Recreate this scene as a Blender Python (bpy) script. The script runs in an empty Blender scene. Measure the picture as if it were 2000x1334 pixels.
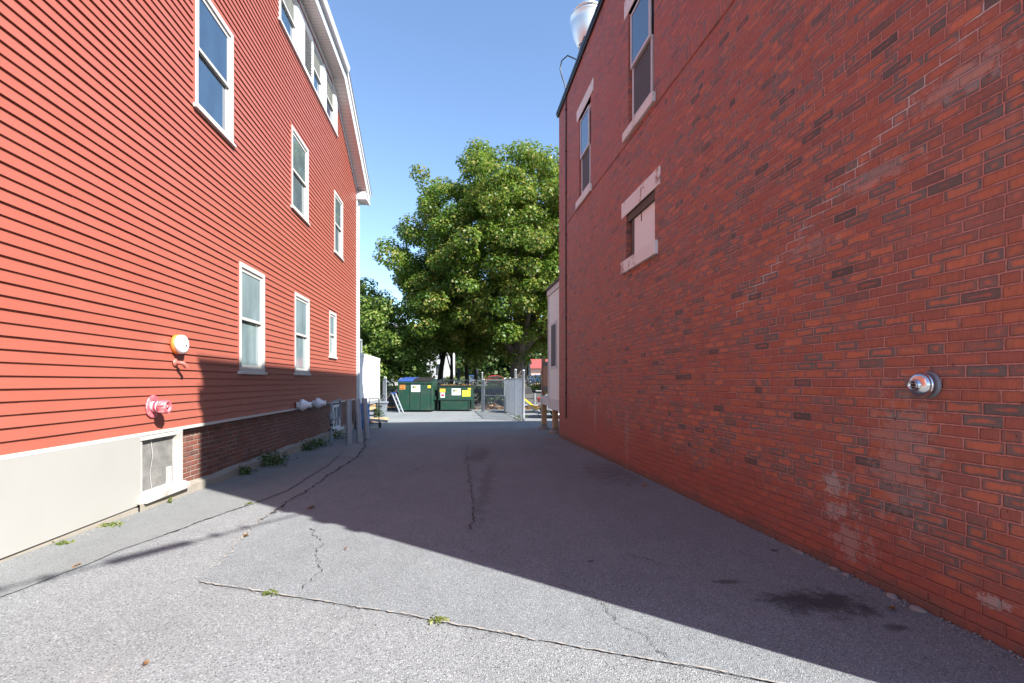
import bpy, bmesh, math, random
import numpy as np
from mathutils import Vector, Matrix
rng = np.random.default_rng(7); random.seed(7)
D = bpy.data; S = bpy.context.scene; COL = S.collection
R = math.radians

# ------------------------------------------------------------------ helpers
class MB:
    """collects boxes, tubes, lathes and polygons; build() links them as ONE mesh object"""
    def __init__(s): s.v = []; s.f = []; s.m = []; s.sm = []
    def add(s, vs, fs, m=0, sm=False):
        b = len(s.v); s.v += [tuple(p) for p in vs]
        for f in fs: s.f.append([i + b for i in f]); s.m.append(m); s.sm.append(sm)
    def box(s, x0, x1, y0, y1, z0, z1, m=0):
        x0, x1 = sorted((x0, x1)); y0, y1 = sorted((y0, y1)); z0, z1 = sorted((z0, z1))
        s.add([(x0,y0,z0),(x1,y0,z0),(x1,y1,z0),(x0,y1,z0),(x0,y0,z1),(x1,y0,z1),(x1,y1,z1),(x0,y1,z1)],
              [(0,3,2,1),(4,5,6,7),(0,1,5,4),(1,2,6,5),(2,3,7,6),(3,0,4,7)], m)
    def poly(s, pts, m=0): s.add(pts, [tuple(range(len(pts)))], m)
    def bar(s, a, b, w, h, m=0):
        a = Vector(a); b = Vector(b); d = (b - a).normalized()
        up = Vector((0,0,1)) if abs(d.z) < .95 else Vector((0,1,0))
        x = d.cross(up).normalized() * (w / 2); y = x.cross(d).normalized() * (h / 2)
        s.add([a-x-y, a+x-y, a+x+y, a-x+y, b-x-y, b+x-y, b+x+y, b-x+y],
              [(0,3,2,1),(4,5,6,7),(0,1,5,4),(1,2,6,5),(2,3,7,6),(3,0,4,7)], m)
    def tube(s, pts, r, n=8, m=0, cap=True, sm=True):
        pts = [Vector(p) for p in pts]; rr = r if isinstance(r, (list, tuple)) else [r] * len(pts)
        vs = []; ref = None
        for i, p in enumerate(pts):
            d = (pts[min(i+1, len(pts)-1)] - pts[max(i-1, 0)]).normalized()
            if ref is None: ref = Vector((0,0,1)) if abs(d.z) < .9 else Vector((1,0,0))
            x = (ref - d * ref.dot(d)).normalized(); ref = x; y = d.cross(x)
            for k in range(n):
                a = 2 * math.pi * k / n; vs.append(p + (x * math.cos(a) + y * math.sin(a)) * rr[i])
        fs = [(i*n+k, i*n+(k+1)%n, (i+1)*n+(k+1)%n, (i+1)*n+k) for i in range(len(pts)-1) for k in range(n)]
        s.add(vs, fs, m, sm)
        if cap: s.add(vs[:n][::-1], [tuple(range(n))], m); s.add(vs[-n:], [tuple(range(n))], m)
    def lathe(s, prof, o, axis, n=24, m=0, sm=True):
        """prof: (radius, distance along axis)"""
        o = Vector(o); d = Vector(axis).normalized()
        x = d.orthogonal().normalized(); y = d.cross(x); vs = []
        for r, h in prof:
            for k in range(n):
                a = 2*math.pi*k/n; vs.append(o + d*h + (x*math.cos(a) + y*math.sin(a))*max(r, 1e-4))
        fs = [(i*n+k, i*n+(k+1)%n, (i+1)*n+(k+1)%n, (i+1)*n+k) for i in range(len(prof)-1) for k in range(n)]
        s.add(vs, fs, m, sm)
    def prism(s, pts, ext, m=0):
        """extrude polygon pts by vector ext"""
        e = Vector(ext); n = len(pts); vs = [Vector(p) for p in pts] + [Vector(p) + e for p in pts]
        s.add(vs, [tuple(range(n))[::-1], tuple(range(n, 2*n))] + [(i, (i+1)%n, n+(i+1)%n, n+i) for i in range(n)], m)
    def build(s, name, mats, parent=None, bevel=0, loc=None, rot=None):
        me = D.meshes.new(name); me.from_pydata(s.v, [], s.f)
        for m in (mats if isinstance(mats, (list, tuple)) else [mats]): me.materials.append(m)
        me.polygons.foreach_set('material_index', s.m); me.polygons.foreach_set('use_smooth', s.sm)
        bm = bmesh.new(); bm.from_mesh(me); bmesh.ops.recalc_face_normals(bm, faces=bm.faces); bm.to_mesh(me); bm.free()
        o = D.objects.new(name, me); COL.objects.link(o)
        if parent: o.parent = parent
        if loc: o.location = loc
        if rot: o.rotation_euler = rot
        if bevel:
            b = o.modifiers.new('bevel', 'BEVEL'); b.width = bevel; b.segments = 2; b.limit_method = 'ANGLE'; b.angle_limit = R(40)
        return o

def tag(o, label=None, cat=None, group=None, kind=None):
    if label: o['label'] = label
    if cat: o['category'] = cat
    if group: o['group'] = group
    if kind: o['kind'] = kind
    return o
def empty(name, loc=(0,0,0), rz=0, label=None, cat=None, group=None):
    o = D.objects.new(name, None); COL.objects.link(o); o.location = loc; o.rotation_euler = (0,0,rz)
    o.empty_display_size = .2
    return tag(o, label, cat, group)
def copy_tree(o, parent=None):
    c = o.copy(); COL.objects.link(c)
    if parent: c.parent = parent
    for ch in list(o.children): copy_tree(ch, c)
    return c
def np_mesh(name, V, F, mats, parent=None, mi=None, smooth=False):
    """fast mesh: V (n,3), F (m,k)"""
    me = D.meshes.new(name); k = F.shape[1]
    me.vertices.add(len(V)); me.vertices.foreach_set('co', V.astype(np.float32).ravel())
    me.loops.add(F.size); me.loops.foreach_set('vertex_index', F.astype(np.int32).ravel())
    me.polygons.add(len(F)); me.polygons.foreach_set('loop_start', np.arange(0, F.size, k, dtype=np.int32))
    if mi is not None: me.polygons.foreach_set('material_index', mi.astype(np.int32))
    if smooth: me.polygons.foreach_set('use_smooth', np.ones(len(F), dtype=bool))
    for m in (mats if isinstance(mats, (list, tuple)) else [mats]): me.materials.append(m)
    me.update(calc_edges=True); me.validate()
    o = D.objects.new(name, me); COL.objects.link(o)
    if parent: o.parent = parent
    return o

# ------------------------------------------------------------------ node helpers
class NT:
    def __init__(s, name):
        s.mat = D.materials.new(name); s.mat.use_nodes = True; s.t = s.mat.node_tree; s.t.nodes.clear()
        s.out = s.n('ShaderNodeOutputMaterial'); s.bsdf = s.n('ShaderNodeBsdfPrincipled')
        s.t.links.new(s.bsdf.outputs[0], s.out.inputs[0])
    def n(s, ty, **k):
        x = s.t.nodes.new(ty)
        for a, b in k.items(): setattr(x, a, b)
        return x
    def put(s, sock, v):
        if isinstance(v, bpy.types.NodeSocket): s.t.links.new(v, sock)
        elif isinstance(v, (tuple, list)) and sock.type == 'RGBA': sock.default_value = (*v[:3], 1)
        else: sock.default_value = v
    def m(s, op, a, b=0.0, c=0.0):
        x = s.n('ShaderNodeMath', operation=op); s.put(x.inputs[0], a); s.put(x.inputs[1], b); s.put(x.inputs[2], c)
        return x.outputs[0]
    def mix(s, f, a, b, blend='MIX'):
        x = s.n('ShaderNodeMix', data_type='RGBA', blend_type=blend)
        s.put(x.inputs[0], f); s.put(x.inputs[6], a); s.put(x.inputs[7], b); return x.outputs[2]
    def ramp(s, v, a, b):
        x = s.n('ShaderNodeMapRange', interpolation_type='SMOOTHSTEP'); s.put(x.inputs[0], v)
        s.put(x.inputs[1], a); s.put(x.inputs[2], b); return x.outputs[0]
    def coord(s):
        return s.n('ShaderNodeTexCoord').outputs['Object']
    def xyz(s, v):
        x = s.n('ShaderNodeSeparateXYZ'); s.put(x.inputs[0], v); return x.outputs
    def vec(s, a, b, c=0.0):
        x = s.n('ShaderNodeCombineXYZ'); s.put(x.inputs[0], a); s.put(x.inputs[1], b); s.put(x.inputs[2], c); return x.outputs[0]
    def noise(s, v, scale, detail=3, rough=.5, dist=0):
        x = s.n('ShaderNodeTexNoise'); s.put(x.inputs['Vector'], v); x.inputs['Scale'].default_value = scale
        x.inputs['Detail'].default_value = detail; x.inputs['Roughness'].default_value = rough; x.inputs['Distortion'].default_value = dist
        return x.outputs[0]
    def white(s, v):
        x = s.n('ShaderNodeTexWhiteNoise', noise_dimensions='3D'); s.put(x.inputs[0], v); return x.outputs[0]
    def vor(s, v, scale, feature='F1', rnd=1):
        x = s.n('ShaderNodeTexVoronoi', feature=feature); s.put(x.inputs['Vector'], v); x.inputs['Scale'].default_value = scale
        x.inputs['Randomness'].default_value = rnd
        return x.outputs
    def scale(s, v, k):
        x = s.n('ShaderNodeVectorMath', operation='MULTIPLY'); s.put(x.inputs[0], v); x.inputs[1].default_value = k; return x.outputs[0]
    def bump(s, h, strength, dist):
        x = s.n('ShaderNodeBump'); x.inputs['Strength'].default_value = strength; x.inputs['Distance'].default_value = dist
        s.put(x.inputs['Height'], h); s.t.links.new(x.outputs[0], s.bsdf.inputs['Normal'])
    def set(s, **k):
        names = dict(col='Base Color', rough='Roughness', metal='Metallic', spec='Specular IOR Level', ior='IOR', alpha='Alpha', trans='Transmission Weight', coat='Coat Weight')
        for a, b in k.items(): s.put(s.bsdf.inputs[names[a]], b)
        return s.mat

def paint(name, col, rough=.5, metal=0, var=.12, scale=6, dirt=None, dirt_amt=.0, spec=.5):
    """painted / plain surface with slight uneven tone, optional dirt blotches and fine bump"""
    t = NT(name); c = t.coord(); nz = t.noise(c, scale, 5, .6)
    k = t.m('ADD', 1 - var, t.m('MULTIPLY', nz, 2 * var))
    col2 = t.mix(1.0, col, t.vec(k, k, k), 'MULTIPLY')
    if dirt:
        d = t.ramp(t.noise(c, scale * .7, 6, .7), .62 - .3 * dirt_amt, .80 - .2 * dirt_amt); col2 = t.mix(t.m('MULTIPLY', d, dirt_amt), col2, dirt)
    t.set(col=col2, rough=t.m('ADD', rough - .08, t.m('MULTIPLY', t.noise(c, scale * 3, 2), .16)), metal=metal, spec=spec)
    t.bump(t.noise(c, scale * 12, 3), .12, .004)
    return t.mat

def asphalt(name, dark, light, fleck, grain=90.0, coarse=.5, tint=(1,1,1), stain=None):
    t = NT(name); c = t.coord()
    v = t.vor(c, grain)
    stone = t.white(v[2])                                             # one random value per stone
    small = t.noise(c, grain * 2.2, 2, .6); big = t.noise(c, .55, 5, .6); mid = t.noise(c, 4.5, 5, .65)
    base = t.mix(t.m('ADD', t.m('MULTIPLY', stone, coarse), t.m('MULTIPLY', small, 1 - coarse)), dark, light)
    base = t.mix(t.m('MULTIPLY', t.ramp(stone, .86, .97), .85), base, fleck)
    lane = t.noise(t.scale(c, (1.5, .16, 1)), 1.0, 5, .65)
    k = t.m('ADD', .56, t.m('ADD', t.m('MULTIPLY', big, .40), t.m('ADD', t.m('MULTIPLY', mid, .24), t.m('MULTIPLY', lane, .26))))
    base = t.mix(1.0, base, t.vec(k, k, k), 'MULTIPLY')
    dk = t.m('MULTIPLY', t.ramp(stone, .09, .03), .6); base = t.mix(dk, base, (.02,.02,.02))
    blot = t.ramp(t.noise(t.scale(c, (1,1,0)), 2.4, 6, .75), .64, .74); base = t.mix(t.m('MULTIPLY', blot, .28), base, (.05,.047,.045))
    sp = t.vor(t.scale(c, (1,1.25,0)), 1.25); tar = t.m('MULTIPLY', t.ramp(t.m('ADD', sp[0], t.m('MULTIPLY', t.m('SUBTRACT', t.noise(c, 30, 3), .5), .06)), .055, .03), t.m('GREATER_THAN', t.white(sp[2]), .55)); base = t.mix(t.m('MULTIPLY', tar, .75), base, (.03,.03,.03))
    sandy = t.ramp(t.noise(t.scale(c, (.8,1.3,0)), 1.1, 6, .7, .6), .60, .75); base = t.mix(t.m('MULTIPLY', sandy, .22), base, (.36,.32,.27))
    for (x, y, rx, ry, amt, cc) in (stain or []):                    # oil spots of their own shape
        p = t.xyz(c); dx = t.m('DIVIDE', t.m('SUBTRACT', p[0], x), rx); dy = t.m('DIVIDE', t.m('SUBTRACT', p[1], y), ry)
        d = t.m('SQRT', t.m('ADD', t.m('MULTIPLY', dx, dx), t.m('MULTIPLY', dy, dy)))
        d = t.m('ADD', d, t.m('MULTIPLY', t.m('SUBTRACT', t.noise(c, 6, 8, .8), .5), 3.2))
        base = t.mix(t.m('MULTIPLY', t.ramp(d, 1.0, .2), amt), base, cc)
    t.set(col=t.mix(1.0, base, tint, 'MULTIPLY'), rough=.88, spec=.3)
    t.bump(t.m('ADD', t.m('MULTIPLY', v[0], 1.0), t.m('MULTIPLY', small, .5)), .75, .006)
    return t.mat

def brick(name, L, H, joint, core, rim, plain, mortar, rimshare=.55, alley=False, soldier=None, bumpd=.008):
    """running-bond brick laid in metres along local x (+ depth y) and z"""
    t = NT(name); c = t.coord(); p = t.xyz(c)
    along = t.m('ADD', p[0], p[1]); z = t.m('ADD', p[2], 10.0)
    wob = t.m('MULTIPLY', t.m('SUBTRACT', t.noise(c, 1.3, 3), .5), .012); z2 = t.m('ADD', z, wob)
    u = t.m('DIVIDE', along, L); v = t.m('DIVIDE', z2, H)
    if soldier:
        msk = t.m('MULTIPLY', t.m('GREATER_THAN', p[2], soldier[0]), t.m('LESS_THAN', p[2], soldier[1]))
        us = t.m('DIVIDE', along, H); vs = t.m('DIVIDE', t.m('SUBTRACT', p[2], soldier[0]), soldier[1] - soldier[0])
        sw = lambda a, b: t.m('ADD', t.m('MULTIPLY', a, t.m('SUBTRACT', 1.0, msk)), t.m('MULTIPLY', b, msk))
    row = t.m('FLOOR', v)
    off = t.m('ADD', t.m('MULTIPLY', t.m('MODULO', row, 2.0), .5), t.m('MULTIPLY', t.white(t.vec(row, 3.3)), .22))
    uu = t.m('ADD', u, off); bid = t.m('FLOOR', uu); fu = t.m('FRACT', uu); fv = t.m('FRACT', v)
    Lx, Hx = L, H
    head = t.m('GREATER_THAN', t.white(t.vec(bid, row, 5.7)), .90)    # a few bricks split into two headers
    fu2 = t.m('FRACT', t.m('MULTIPLY', fu, 2.0)); sub = t.m('FLOOR', t.m('MULTIPLY', fu, 2.0))
    edge_u = t.m('MULTIPLY', t.m('MINIMUM', fu, t.m('SUBTRACT', 1.0, fu)), L)
    edge_h = t.m('MULTIPLY', t.m('MINIMUM', fu2, t.m('SUBTRACT', 1.0, fu2)), L / 2)
    eu = t.m('ADD', t.m('MULTIPLY', edge_u, t.m('SUBTRACT', 1.0, head)), t.m('MULTIPLY', edge_h, head))
    bid = t.m('ADD', bid, t.m('MULTIPLY', t.m('MULTIPLY', sub, head), .37))
    ev = t.m('MULTIPLY', t.m('MINIMUM', fv, t.m('SUBTRACT', 1.0, fv)), H)
    if soldier:
        fs = t.m('FRACT', us); eus = t.m('MULTIPLY', t.m('MINIMUM', fs, t.m('SUBTRACT', 1.0, fs)), H)
        evs = t.m('MULTIPLY', t.m('MINIMUM', vs, t.m('SUBTRACT', 1.0, vs)), soldier[1] - soldier[0])
        eu = sw(eu, eus); ev = sw(ev, evs); bid = sw(bid, t.m('FLOOR', us)); row = sw(row, 777.0)
    nf = t.noise(c, 30, 4, .6); nm = t.noise(c, 9, 4, .6)
    e = t.m('ADD', t.m('MINIMUM', eu, ev), t.m('MULTIPLY', t.m('ADD', t.m('SUBTRACT', nf, .5), t.m('MULTIPLY', t.m('SUBTRACT', t.noise(c, 55, 4, .75), .5), .6)), .011))
    mort = t.ramp(e, joint * .62, joint * .30)
    r1 = t.white(t.vec(bid, row, 1.1)); r2 = t.white(t.vec(bid, row, 2.2)); r3 = t.white(t.vec(bid, row, 4.4))
    # flashed bricks: grey-brown rim round a warm heart
    reg = t.noise(t.scale(c, (.45, .45, .8)), 1.2, 3, .6)
    flashed = t.ramp(t.m('ADD', r1, t.m('MULTIPLY', t.m('SUBTRACT', reg, .5), 1.1)), 1.0 - rimshare - .16, 1.0 - rimshare + .16)
    wid = t.m('ADD', .010, t.m('MULTIPLY', r2, .022))
    er = t.m('ADD', t.m('MINIMUM', t.m('MULTIPLY', eu, .62), ev), t.m('MULTIPLY', t.m('SUBTRACT', nm, .5), .058))
    rimf = t.ramp(t.m('SUBTRACT', er, wid), .008, -.007)
    heart = t.mix(r2, core, plain)
    heart = t.mix(t.m('MULTIPLY', t.ramp(r3, .6, 1.0), .35), heart, t.mix(.4, plain, rim))
    deep = t.m('MULTIPLY', flashed, t.ramp(r3, .0, .70))
    muted = t.mix(.5, plain, rim)
    rimc = t.mix(deep, muted, rim); rimc = t.mix(t.m('MULTIPLY', t.ramp(r2, .80, .95), deep), rimc, tuple(x * .62 for x in rim))
    rs_ = t.m('MULTIPLY', t.m('ADD', .42, t.m('MULTIPLY', flashed, .66)), t.m('ADD', .55, t.m('MULTIPLY', t.noise(c, 22, 4, .7), .9)))
    col = t.mix(t.m('MINIMUM', t.m('MULTIPLY', rimf, rs_), 1.0), heart, rimc)
    col = t.mix(t.m('MULTIPLY', t.ramp(r1, .975, .985), .45), col, rimc)
    smudge = t.ramp(t.noise(t.scale(c, (1.0,1.0,1.6)), 3.4, 6, .75), .54, .74); col = t.mix(t.m('MULTIPLY', smudge, .38), col, tuple(x * .62 for x in plain))
    tone = t.m('ADD', t.m('ADD', .60, t.m('MULTIPLY', r1, .26)), t.m('MULTIPLY', t.noise(t.vec(t.m('MULTIPLY', along, 60.0), t.m('MULTIPLY', z, 14.0)), 1.0, 3), .52))
    col = t.mix(1.0, col, t.vec(tone, tone, tone), 'MULTIPLY')
    mc = t.mix(t.ramp(t.noise(c, 3.2, 4), .40, .62), mortar, t.mix(.55, mortar, plain))
    col = t.mix(mort, col, mc)
    if alley:
        zz = p[2]; tt = p[0]
        n1 = t.noise(t.scale(c, (1.0, 1.0, .55)), 1.5, 6, .7)
        # painted-over base, red and even
        pb = t.ramp(t.m('ADD', t.m('ADD', zz, t.m('MULTIPLY', t.m('SUBTRACT', 6.0, tt), .07)), t.m('MULTIPLY', t.m('SUBTRACT', n1, .5), 1.3)), .72, .40)
        col = t.mix(t.m('MULTIPLY', pb, .70), col, t.mix(t.noise(c, 5, 4), (.36,.092,.058), (.28,.070,.050)))
        up = t.ramp(t.m('ADD', zz, t.m('MULTIPLY', n1, .6)), 5.0, 5.6)
        col = t.mix(t.m('MULTIPLY', up, .16), col, (.42,.125,.105))
        far = t.ramp(t.m('ADD', tt, t.m('MULTIPLY', n1, 3.0)), 7.5, 11.0); col = t.mix(t.m('MULTIPLY', far, .22), col, (.47,.140,.098))
        # pale bloom of salts in streaks and patches
        s1 = t.noise(t.scale(c, (1.6, 1.6, .7)), 1.0, 7, .72, .4)
        sal = t.m('MULTIPLY', t.ramp(s1, .62, .78), t.ramp(t.noise(c, 16, 4, .7), .35, .65))
        col = t.mix(t.m('MULTIPLY', sal, .42), col, (.42,.25,.22))
        drip = t.ramp(t.noise(t.vec(t.m('MULTIPLY', tt, 5.0), t.m('MULTIPLY', zz, .5)), 1.0, 6, .75), .60, .78); col = t.mix(t.m('MULTIPLY', drip, .30), col, (.46,.25,.21))
        speck = t.ramp(t.noise(c, 85, 3, .6), .66, .74); col = t.mix(t.m('MULTIPLY', speck, .30), col, (.10,.06,.05))
        fine = t.ramp(t.noise(t.scale(c, (1.0,1.0,2.2)), 7.0, 6, .8), .70, .80); col = t.mix(t.m('MULTIPLY', fine, .35), col, (.48,.32,.29))
        # spots where the face has broken away to grey mortar
        for (ta, za, tb, zb, wd, jo) in ((2.2,3.58,4.9,2.06,.075,True), (7.72,4.98,8.56,4.09,.03,False), (7.5,4.95,8.3,4.2,.025,False)):
            sl = (zb - za) / (tb - ta); dd = t.m('ABSOLUTE', t.m('ADD', t.m('SUBTRACT', zz, za), t.m('MULTIPLY', t.m('SUBTRACT', tt, ta), -sl)))
            dd = t.m('ADD', dd, t.m('MULTIPLY', t.m('SUBTRACT', t.noise(c, 5, 5, .7), .5), wd * 1.6))
            band = t.m('MULTIPLY', t.ramp(dd, wd, wd * .4), t.m('MULTIPLY', t.m('GREATER_THAN', tt, ta), t.m('LESS_THAN', tt, tb)))
            bloom = t.m('MULTIPLY', band, t.ramp(t.noise(t.scale(c, (2,2,.6)), 6, 5, .7), .50, .72))
            col = t.mix(t.m('MULTIPLY', bloom, .45), col, (.56,.36,.32))
            if jo: col = t.mix(t.m('MULTIPLY', t.m('MULTIPLY', band, mort), t.ramp(t.noise(c, 3, 3), .30, .52)), col, (.62,.50,.46))
        for (a, b, rx, rz, amt) in ((3.66,.62,.13,.10,1), (3.60,.45,.16,.07,.75), (3.50,.26,.20,.14,.55), (2.58,.235,.13,.035,1), (7.9,.5,.1,.5,.4), (9.6,.75,.09,.35,.55), (3.1,.9,.25,.5,.35), (2.75,3.05,.35,.10,.5), (3.3,2.75,.30,.08,.45),(3.9,2.45,.25,.08,.4)):
            dx = t.m('DIVIDE', t.m('SUBTRACT', tt, a), rx); dz = t.m('DIVIDE', t.m('SUBTRACT', zz, b), rz)
            d = t.m('ADD', t.m('SQRT', t.m('ADD', t.m('MULTIPLY', dx, dx), t.m('MULTIPLY', dz, dz))), t.m('MULTIPLY', t.m('SUBTRACT', t.noise(c, 11, 9, .85), .5), 7.5))
            col = t.mix(t.m('MULTIPLY', t.ramp(d, .85, .55), .75 * amt), col, (.42,.37,.34))
        pits = t.ramp(t.noise(c, 30, 3, .6), .69, .72); col = t.mix(t.m('MULTIPLY', pits, .85), col, (.02,.015,.012))
        grime = t.ramp(t.m('ADD', t.m('SUBTRACT', zz, t.m('MULTIPLY', t.noise(c, 4, 5), .22)), 0.0), .03, -.08); col = t.mix(t.m('MULTIPLY', grime, .6), col, (.10,.085,.07))
    t.set(col=col, rough=t.m('ADD', .55, t.m('MULTIPLY', nf, .25)), spec=.45)
    hgt = t.m('ADD', t.m('MULTIPLY', t.ramp(e, joint * .3, joint * .9), 1.0), t.m('MULTIPLY', t.noise(c, 70, 4, .7), .35))
    hgt = t.m('ADD', hgt, t.m('MULTIPLY', r3, .7))
    t.bump(hgt, .95, bumpd * 1.3)
    return t.mat

def glass(name, base, rough=.03, ior=1.9, wave=.004):
    t = NT(name); c = t.coord(); nz = t.noise(t.scale(c, (1.2,1.2,.6)), 1.6, 4, .6, .5)
    k = t.m('ADD', .35, t.m('MULTIPLY', nz, 1.3))
    t.set(col=t.mix(1.0, base, t.vec(k, k, k), 'MULTIPLY'), rough=rough, ior=ior, spec=.5); t.bump(t.noise(c, 3.0, 1), .06, wave)
    return t.mat

def wood(name, a, b, scale=1.0, axis='z'):
    t = NT(name); c = t.coord(); k = {'z': (26, 26, 1.6), 'x': (1.6, 26, 26)}[axis]
    g = t.noise(t.scale(c, k), scale, 5, .65, .8); col = t.mix(t.ramp(g, .3, .7), a, b)
    bl = t.ramp(t.noise(c, 5 * scale, 5), .55, .75); col = t.mix(t.m('MULTIPLY', bl, .3), col, tuple(x * .5 for x in a))
    t.set(col=col, rough=.75, spec=.3); t.bump(g, .3, .003); return t.mat

def leafmat(name, a, b, c3, trans=.42):
    t = NT(name); g = t.n('ShaderNodeNewGeometry'); r = g.outputs['Random Per Island']
    co = t.coord(); nz = t.noise(co, .6, 3)
    col = t.mix(r, a, b); col = t.mix(t.m('MULTIPLY', t.ramp(t.m('ADD', t.m('MULTIPLY', r, .5), nz), .72, .98), .75), col, c3)
    t.set(col=col, rough=.48, spec=.4)
    tr = t.n('ShaderNodeBsdfTranslucent'); t.put(tr.inputs[0], t.mix(.5, col, tuple(min(1, x * 1.5) for x in b)))
    mx = t.n('ShaderNodeMixShader'); mx.inputs[0].default_value = trans
    t.t.links.new(t.bsdf.outputs[0], mx.inputs[1]); t.t.links.new(tr.outputs[0], mx.inputs[2]); t.t.links.new(mx.outputs[0], t.out.inputs[0])
    return t.mat

def barkmat(name, a, b):
    t = NT(name); c = t.coord(); g = t.noise(t.scale(c, (9, 9, 1.6)), 1.2, 6, .7, .5)
    t.set(col=t.mix(t.ramp(g, .3, .7), a, b), rough=.9, spec=.2); t.bump(g, .9, .03); return t.mat

# ------------------------------------------------------------------ materials
def siding_mat(name, col, faded):
    t = NT(name); c = t.coord(); p = t.xyz(c)
    streak = t.noise(t.vec(t.m('MULTIPLY', p[0], 1.4), t.m('MULTIPLY', p[2], .55), p[1]), 1.0, 5, .65)
    row = t.m('FLOOR', t.m('DIVIDE', t.m('SUBTRACT', p[2], .82), .1017)); rr = t.white(t.vec(row, t.m('FLOOR', t.m('MULTIPLY', p[0], .27))))
    cc = t.mix(t.m('ADD', t.m('MULTIPLY', streak, .7), t.m('MULTIPLY', rr, .25)), col, faded)
    fine = t.m('ADD', .93, t.m('MULTIPLY', t.noise(t.scale(c, (2.5, 2.5, 60)), 1.0, 3), .14)); cc = t.mix(1.0, cc, t.vec(fine, fine, fine), 'MULTIPLY')
    dirt = t.ramp(t.noise(t.scale(c, (3, 3, .8)), 1.0, 6, .7), .60, .80); cc = t.mix(t.m('MULTIPLY', dirt, .22), cc, (.15,.075,.06))
    t.set(col=cc, rough=.46, spec=.5); t.bump(t.noise(t.scale(c, (4, 4, 50)), 1.5, 3), .10, .004); return t.mat
M = {}
M['siding'] = siding_mat('red_clapboard', (.30,.075,.047), (.335,.104,.073))
M['vinyl'] = paint('white_vinyl', (.50,.485,.445), .42, var=.05, dirt=(.45,.38,.28), dirt_amt=.25)
M['whitetrim'] = paint('white_trim', (.58,.58,.575), .45, var=.05, dirt=(.5,.47,.42), dirt_amt=.2)
M['redtrim'] = paint('red_trim', (.31,.10,.075), .5, var=.06)
M['bluegrey'] = paint('shade_blue_trim', (.55,.57,.60), .4, var=.05)  # bluish shade under the eaves put into the fascia and frieze colour
M['shingle'] = paint('roof_shingle', (.09,.085,.08), .9, var=.3, scale=20)
def soffit_mat():
    t = NT('vented_soffit'); c = t.coord(); p = t.xyz(c)
    f = t.m('FRACT', t.m('DIVIDE', p[0], .10)); ln = t.ramp(t.m('MINIMUM', f, t.m('SUBTRACT', 1.0, f)), .09, .03)
    t.set(col=t.mix(t.m('MULTIPLY', ln, .55), (.66,.60,.57), (.25,.22,.21)), rough=.6); return t.mat
M['soffit'] = soffit_mat()
M['glass_blue'] = glass('window_glass_dark', (.030,.060,.10), .02, 2.5)
M['glass_blind'] = glass('window_glass_blind', (.185,.245,.258), .04, 1.7)
M['glass_grey'] = glass('window_glass_grey', (.10,.13,.145), .03, 2.0)
M['glass_attic'] = glass('window_glass_attic', (.16,.17,.15), .03, 1.9)
M['screen'] = paint('insect_screen', (.075,.078,.085), .75, var=.15, scale=3)
M['panel'] = paint('cream_sheet_metal', (.335,.325,.30), .42, var=.04, scale=1.6, dirt=(.24,.22,.19), dirt_amt=.2)
nb_ = M['panel'].node_tree
_b = [n for n in nb_.nodes if n.type == 'BUMP'][0]; _b.inputs['Strength'].default_value = .5; _b.inputs['Distance'].default_value = .02
_n = nb_.nodes.new('ShaderNodeTexNoise'); _n.inputs['Scale'].default_value = 1.3; _n.inputs['Detail'].default_value = 2; nb_.links.new([n for n in nb_.nodes if n.type == 'TEX_COORD'][0].outputs['Object'], _n.inputs['Vector']); nb_.links.new(_n.outputs[0], _b.inputs['Height'])
M['oldwhite'] = paint('peeling_white_paint', (.46,.45,.42), .7, var=.12, scale=9, dirt=(.20,.15,.11), dirt_amt=.55)
M['concrete'] = paint('weathered_concrete', (.28,.25,.205), .9, var=.22, scale=5, dirt=(.22,.19,.15), dirt_amt=.6)
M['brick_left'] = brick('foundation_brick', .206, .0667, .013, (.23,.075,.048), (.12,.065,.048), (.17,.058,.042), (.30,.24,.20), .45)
M['brick_right'] = brick('alley_brick', .2046, .0667, .0095, (.455,.147,.078), (.150,.122,.110), (.40,.112,.076), (.54,.235,.19), .62, True, (5.19, 5.40))
M['stone'] = paint('pale_stone', (.71,.765,.75), .8, var=.14, scale=7, dirt=(.25,.22,.19), dirt_amt=.5)
def rusty_stone():
    t = NT('rust_stained_stone'); c = t.coord(); g = t.noise(t.scale(c, (2.6, 2.6, 1.8)), 1.3, 6, .72); k = t.ramp(g, .55, .64)
    base = t.mix(t.noise(c, 6, 4), (.79,.84,.83), (.68,.72,.70))
    t.set(col=t.mix(t.m('MULTIPLY', k, .88), base, t.mix(t.noise(c, 14, 4), (.34,.115,.03), (.13,.045,.02))), rough=.8); return t.mat
M['ruststone'] = rusty_stone()
M['boardwhite'] = paint('painted_board', (.79,.845,.835), .65, var=.05, scale=3, dirt=(.42,.33,.28), dirt_amt=.2)
M['blackmetal'] = paint('black_metal', (.018,.018,.02), .42, var=.2)
M['darkgap'] = paint('dark_wood', (.10,.085,.07), .8, var=.3, scale=12)
M['galv'] = paint('galvanised_steel', (.46,.48,.50), .42, .45, var=.14, scale=9)
M['galvdull'] = paint('dull_galvanised_steel', (.30,.31,.325), .55, .35, var=.18, scale=7, dirt=(.14,.13,.12), dirt_amt=.4)
M['chrome'] = paint('polished_steel', (.70,.71,.73), .21, 1.0, var=.06, scale=5)
M['alum'] = paint('spun_aluminium', (.66,.66,.66), .40, .9, var=.08, scale=4)
M['gasgrey'] = paint('grey_pipe_paint', (.24,.26,.29), .5, var=.15, scale=14)
M['pvc'] = paint('white_plastic_pipe', (.72,.72,.74), .4, var=.05)
M['orange'] = paint('orange_plastic', (.68,.19,.03), .45, var=.08)
M['bellwhite'] = paint('white_enamel', (.78,.77,.75), .3, var=.05)
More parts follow.
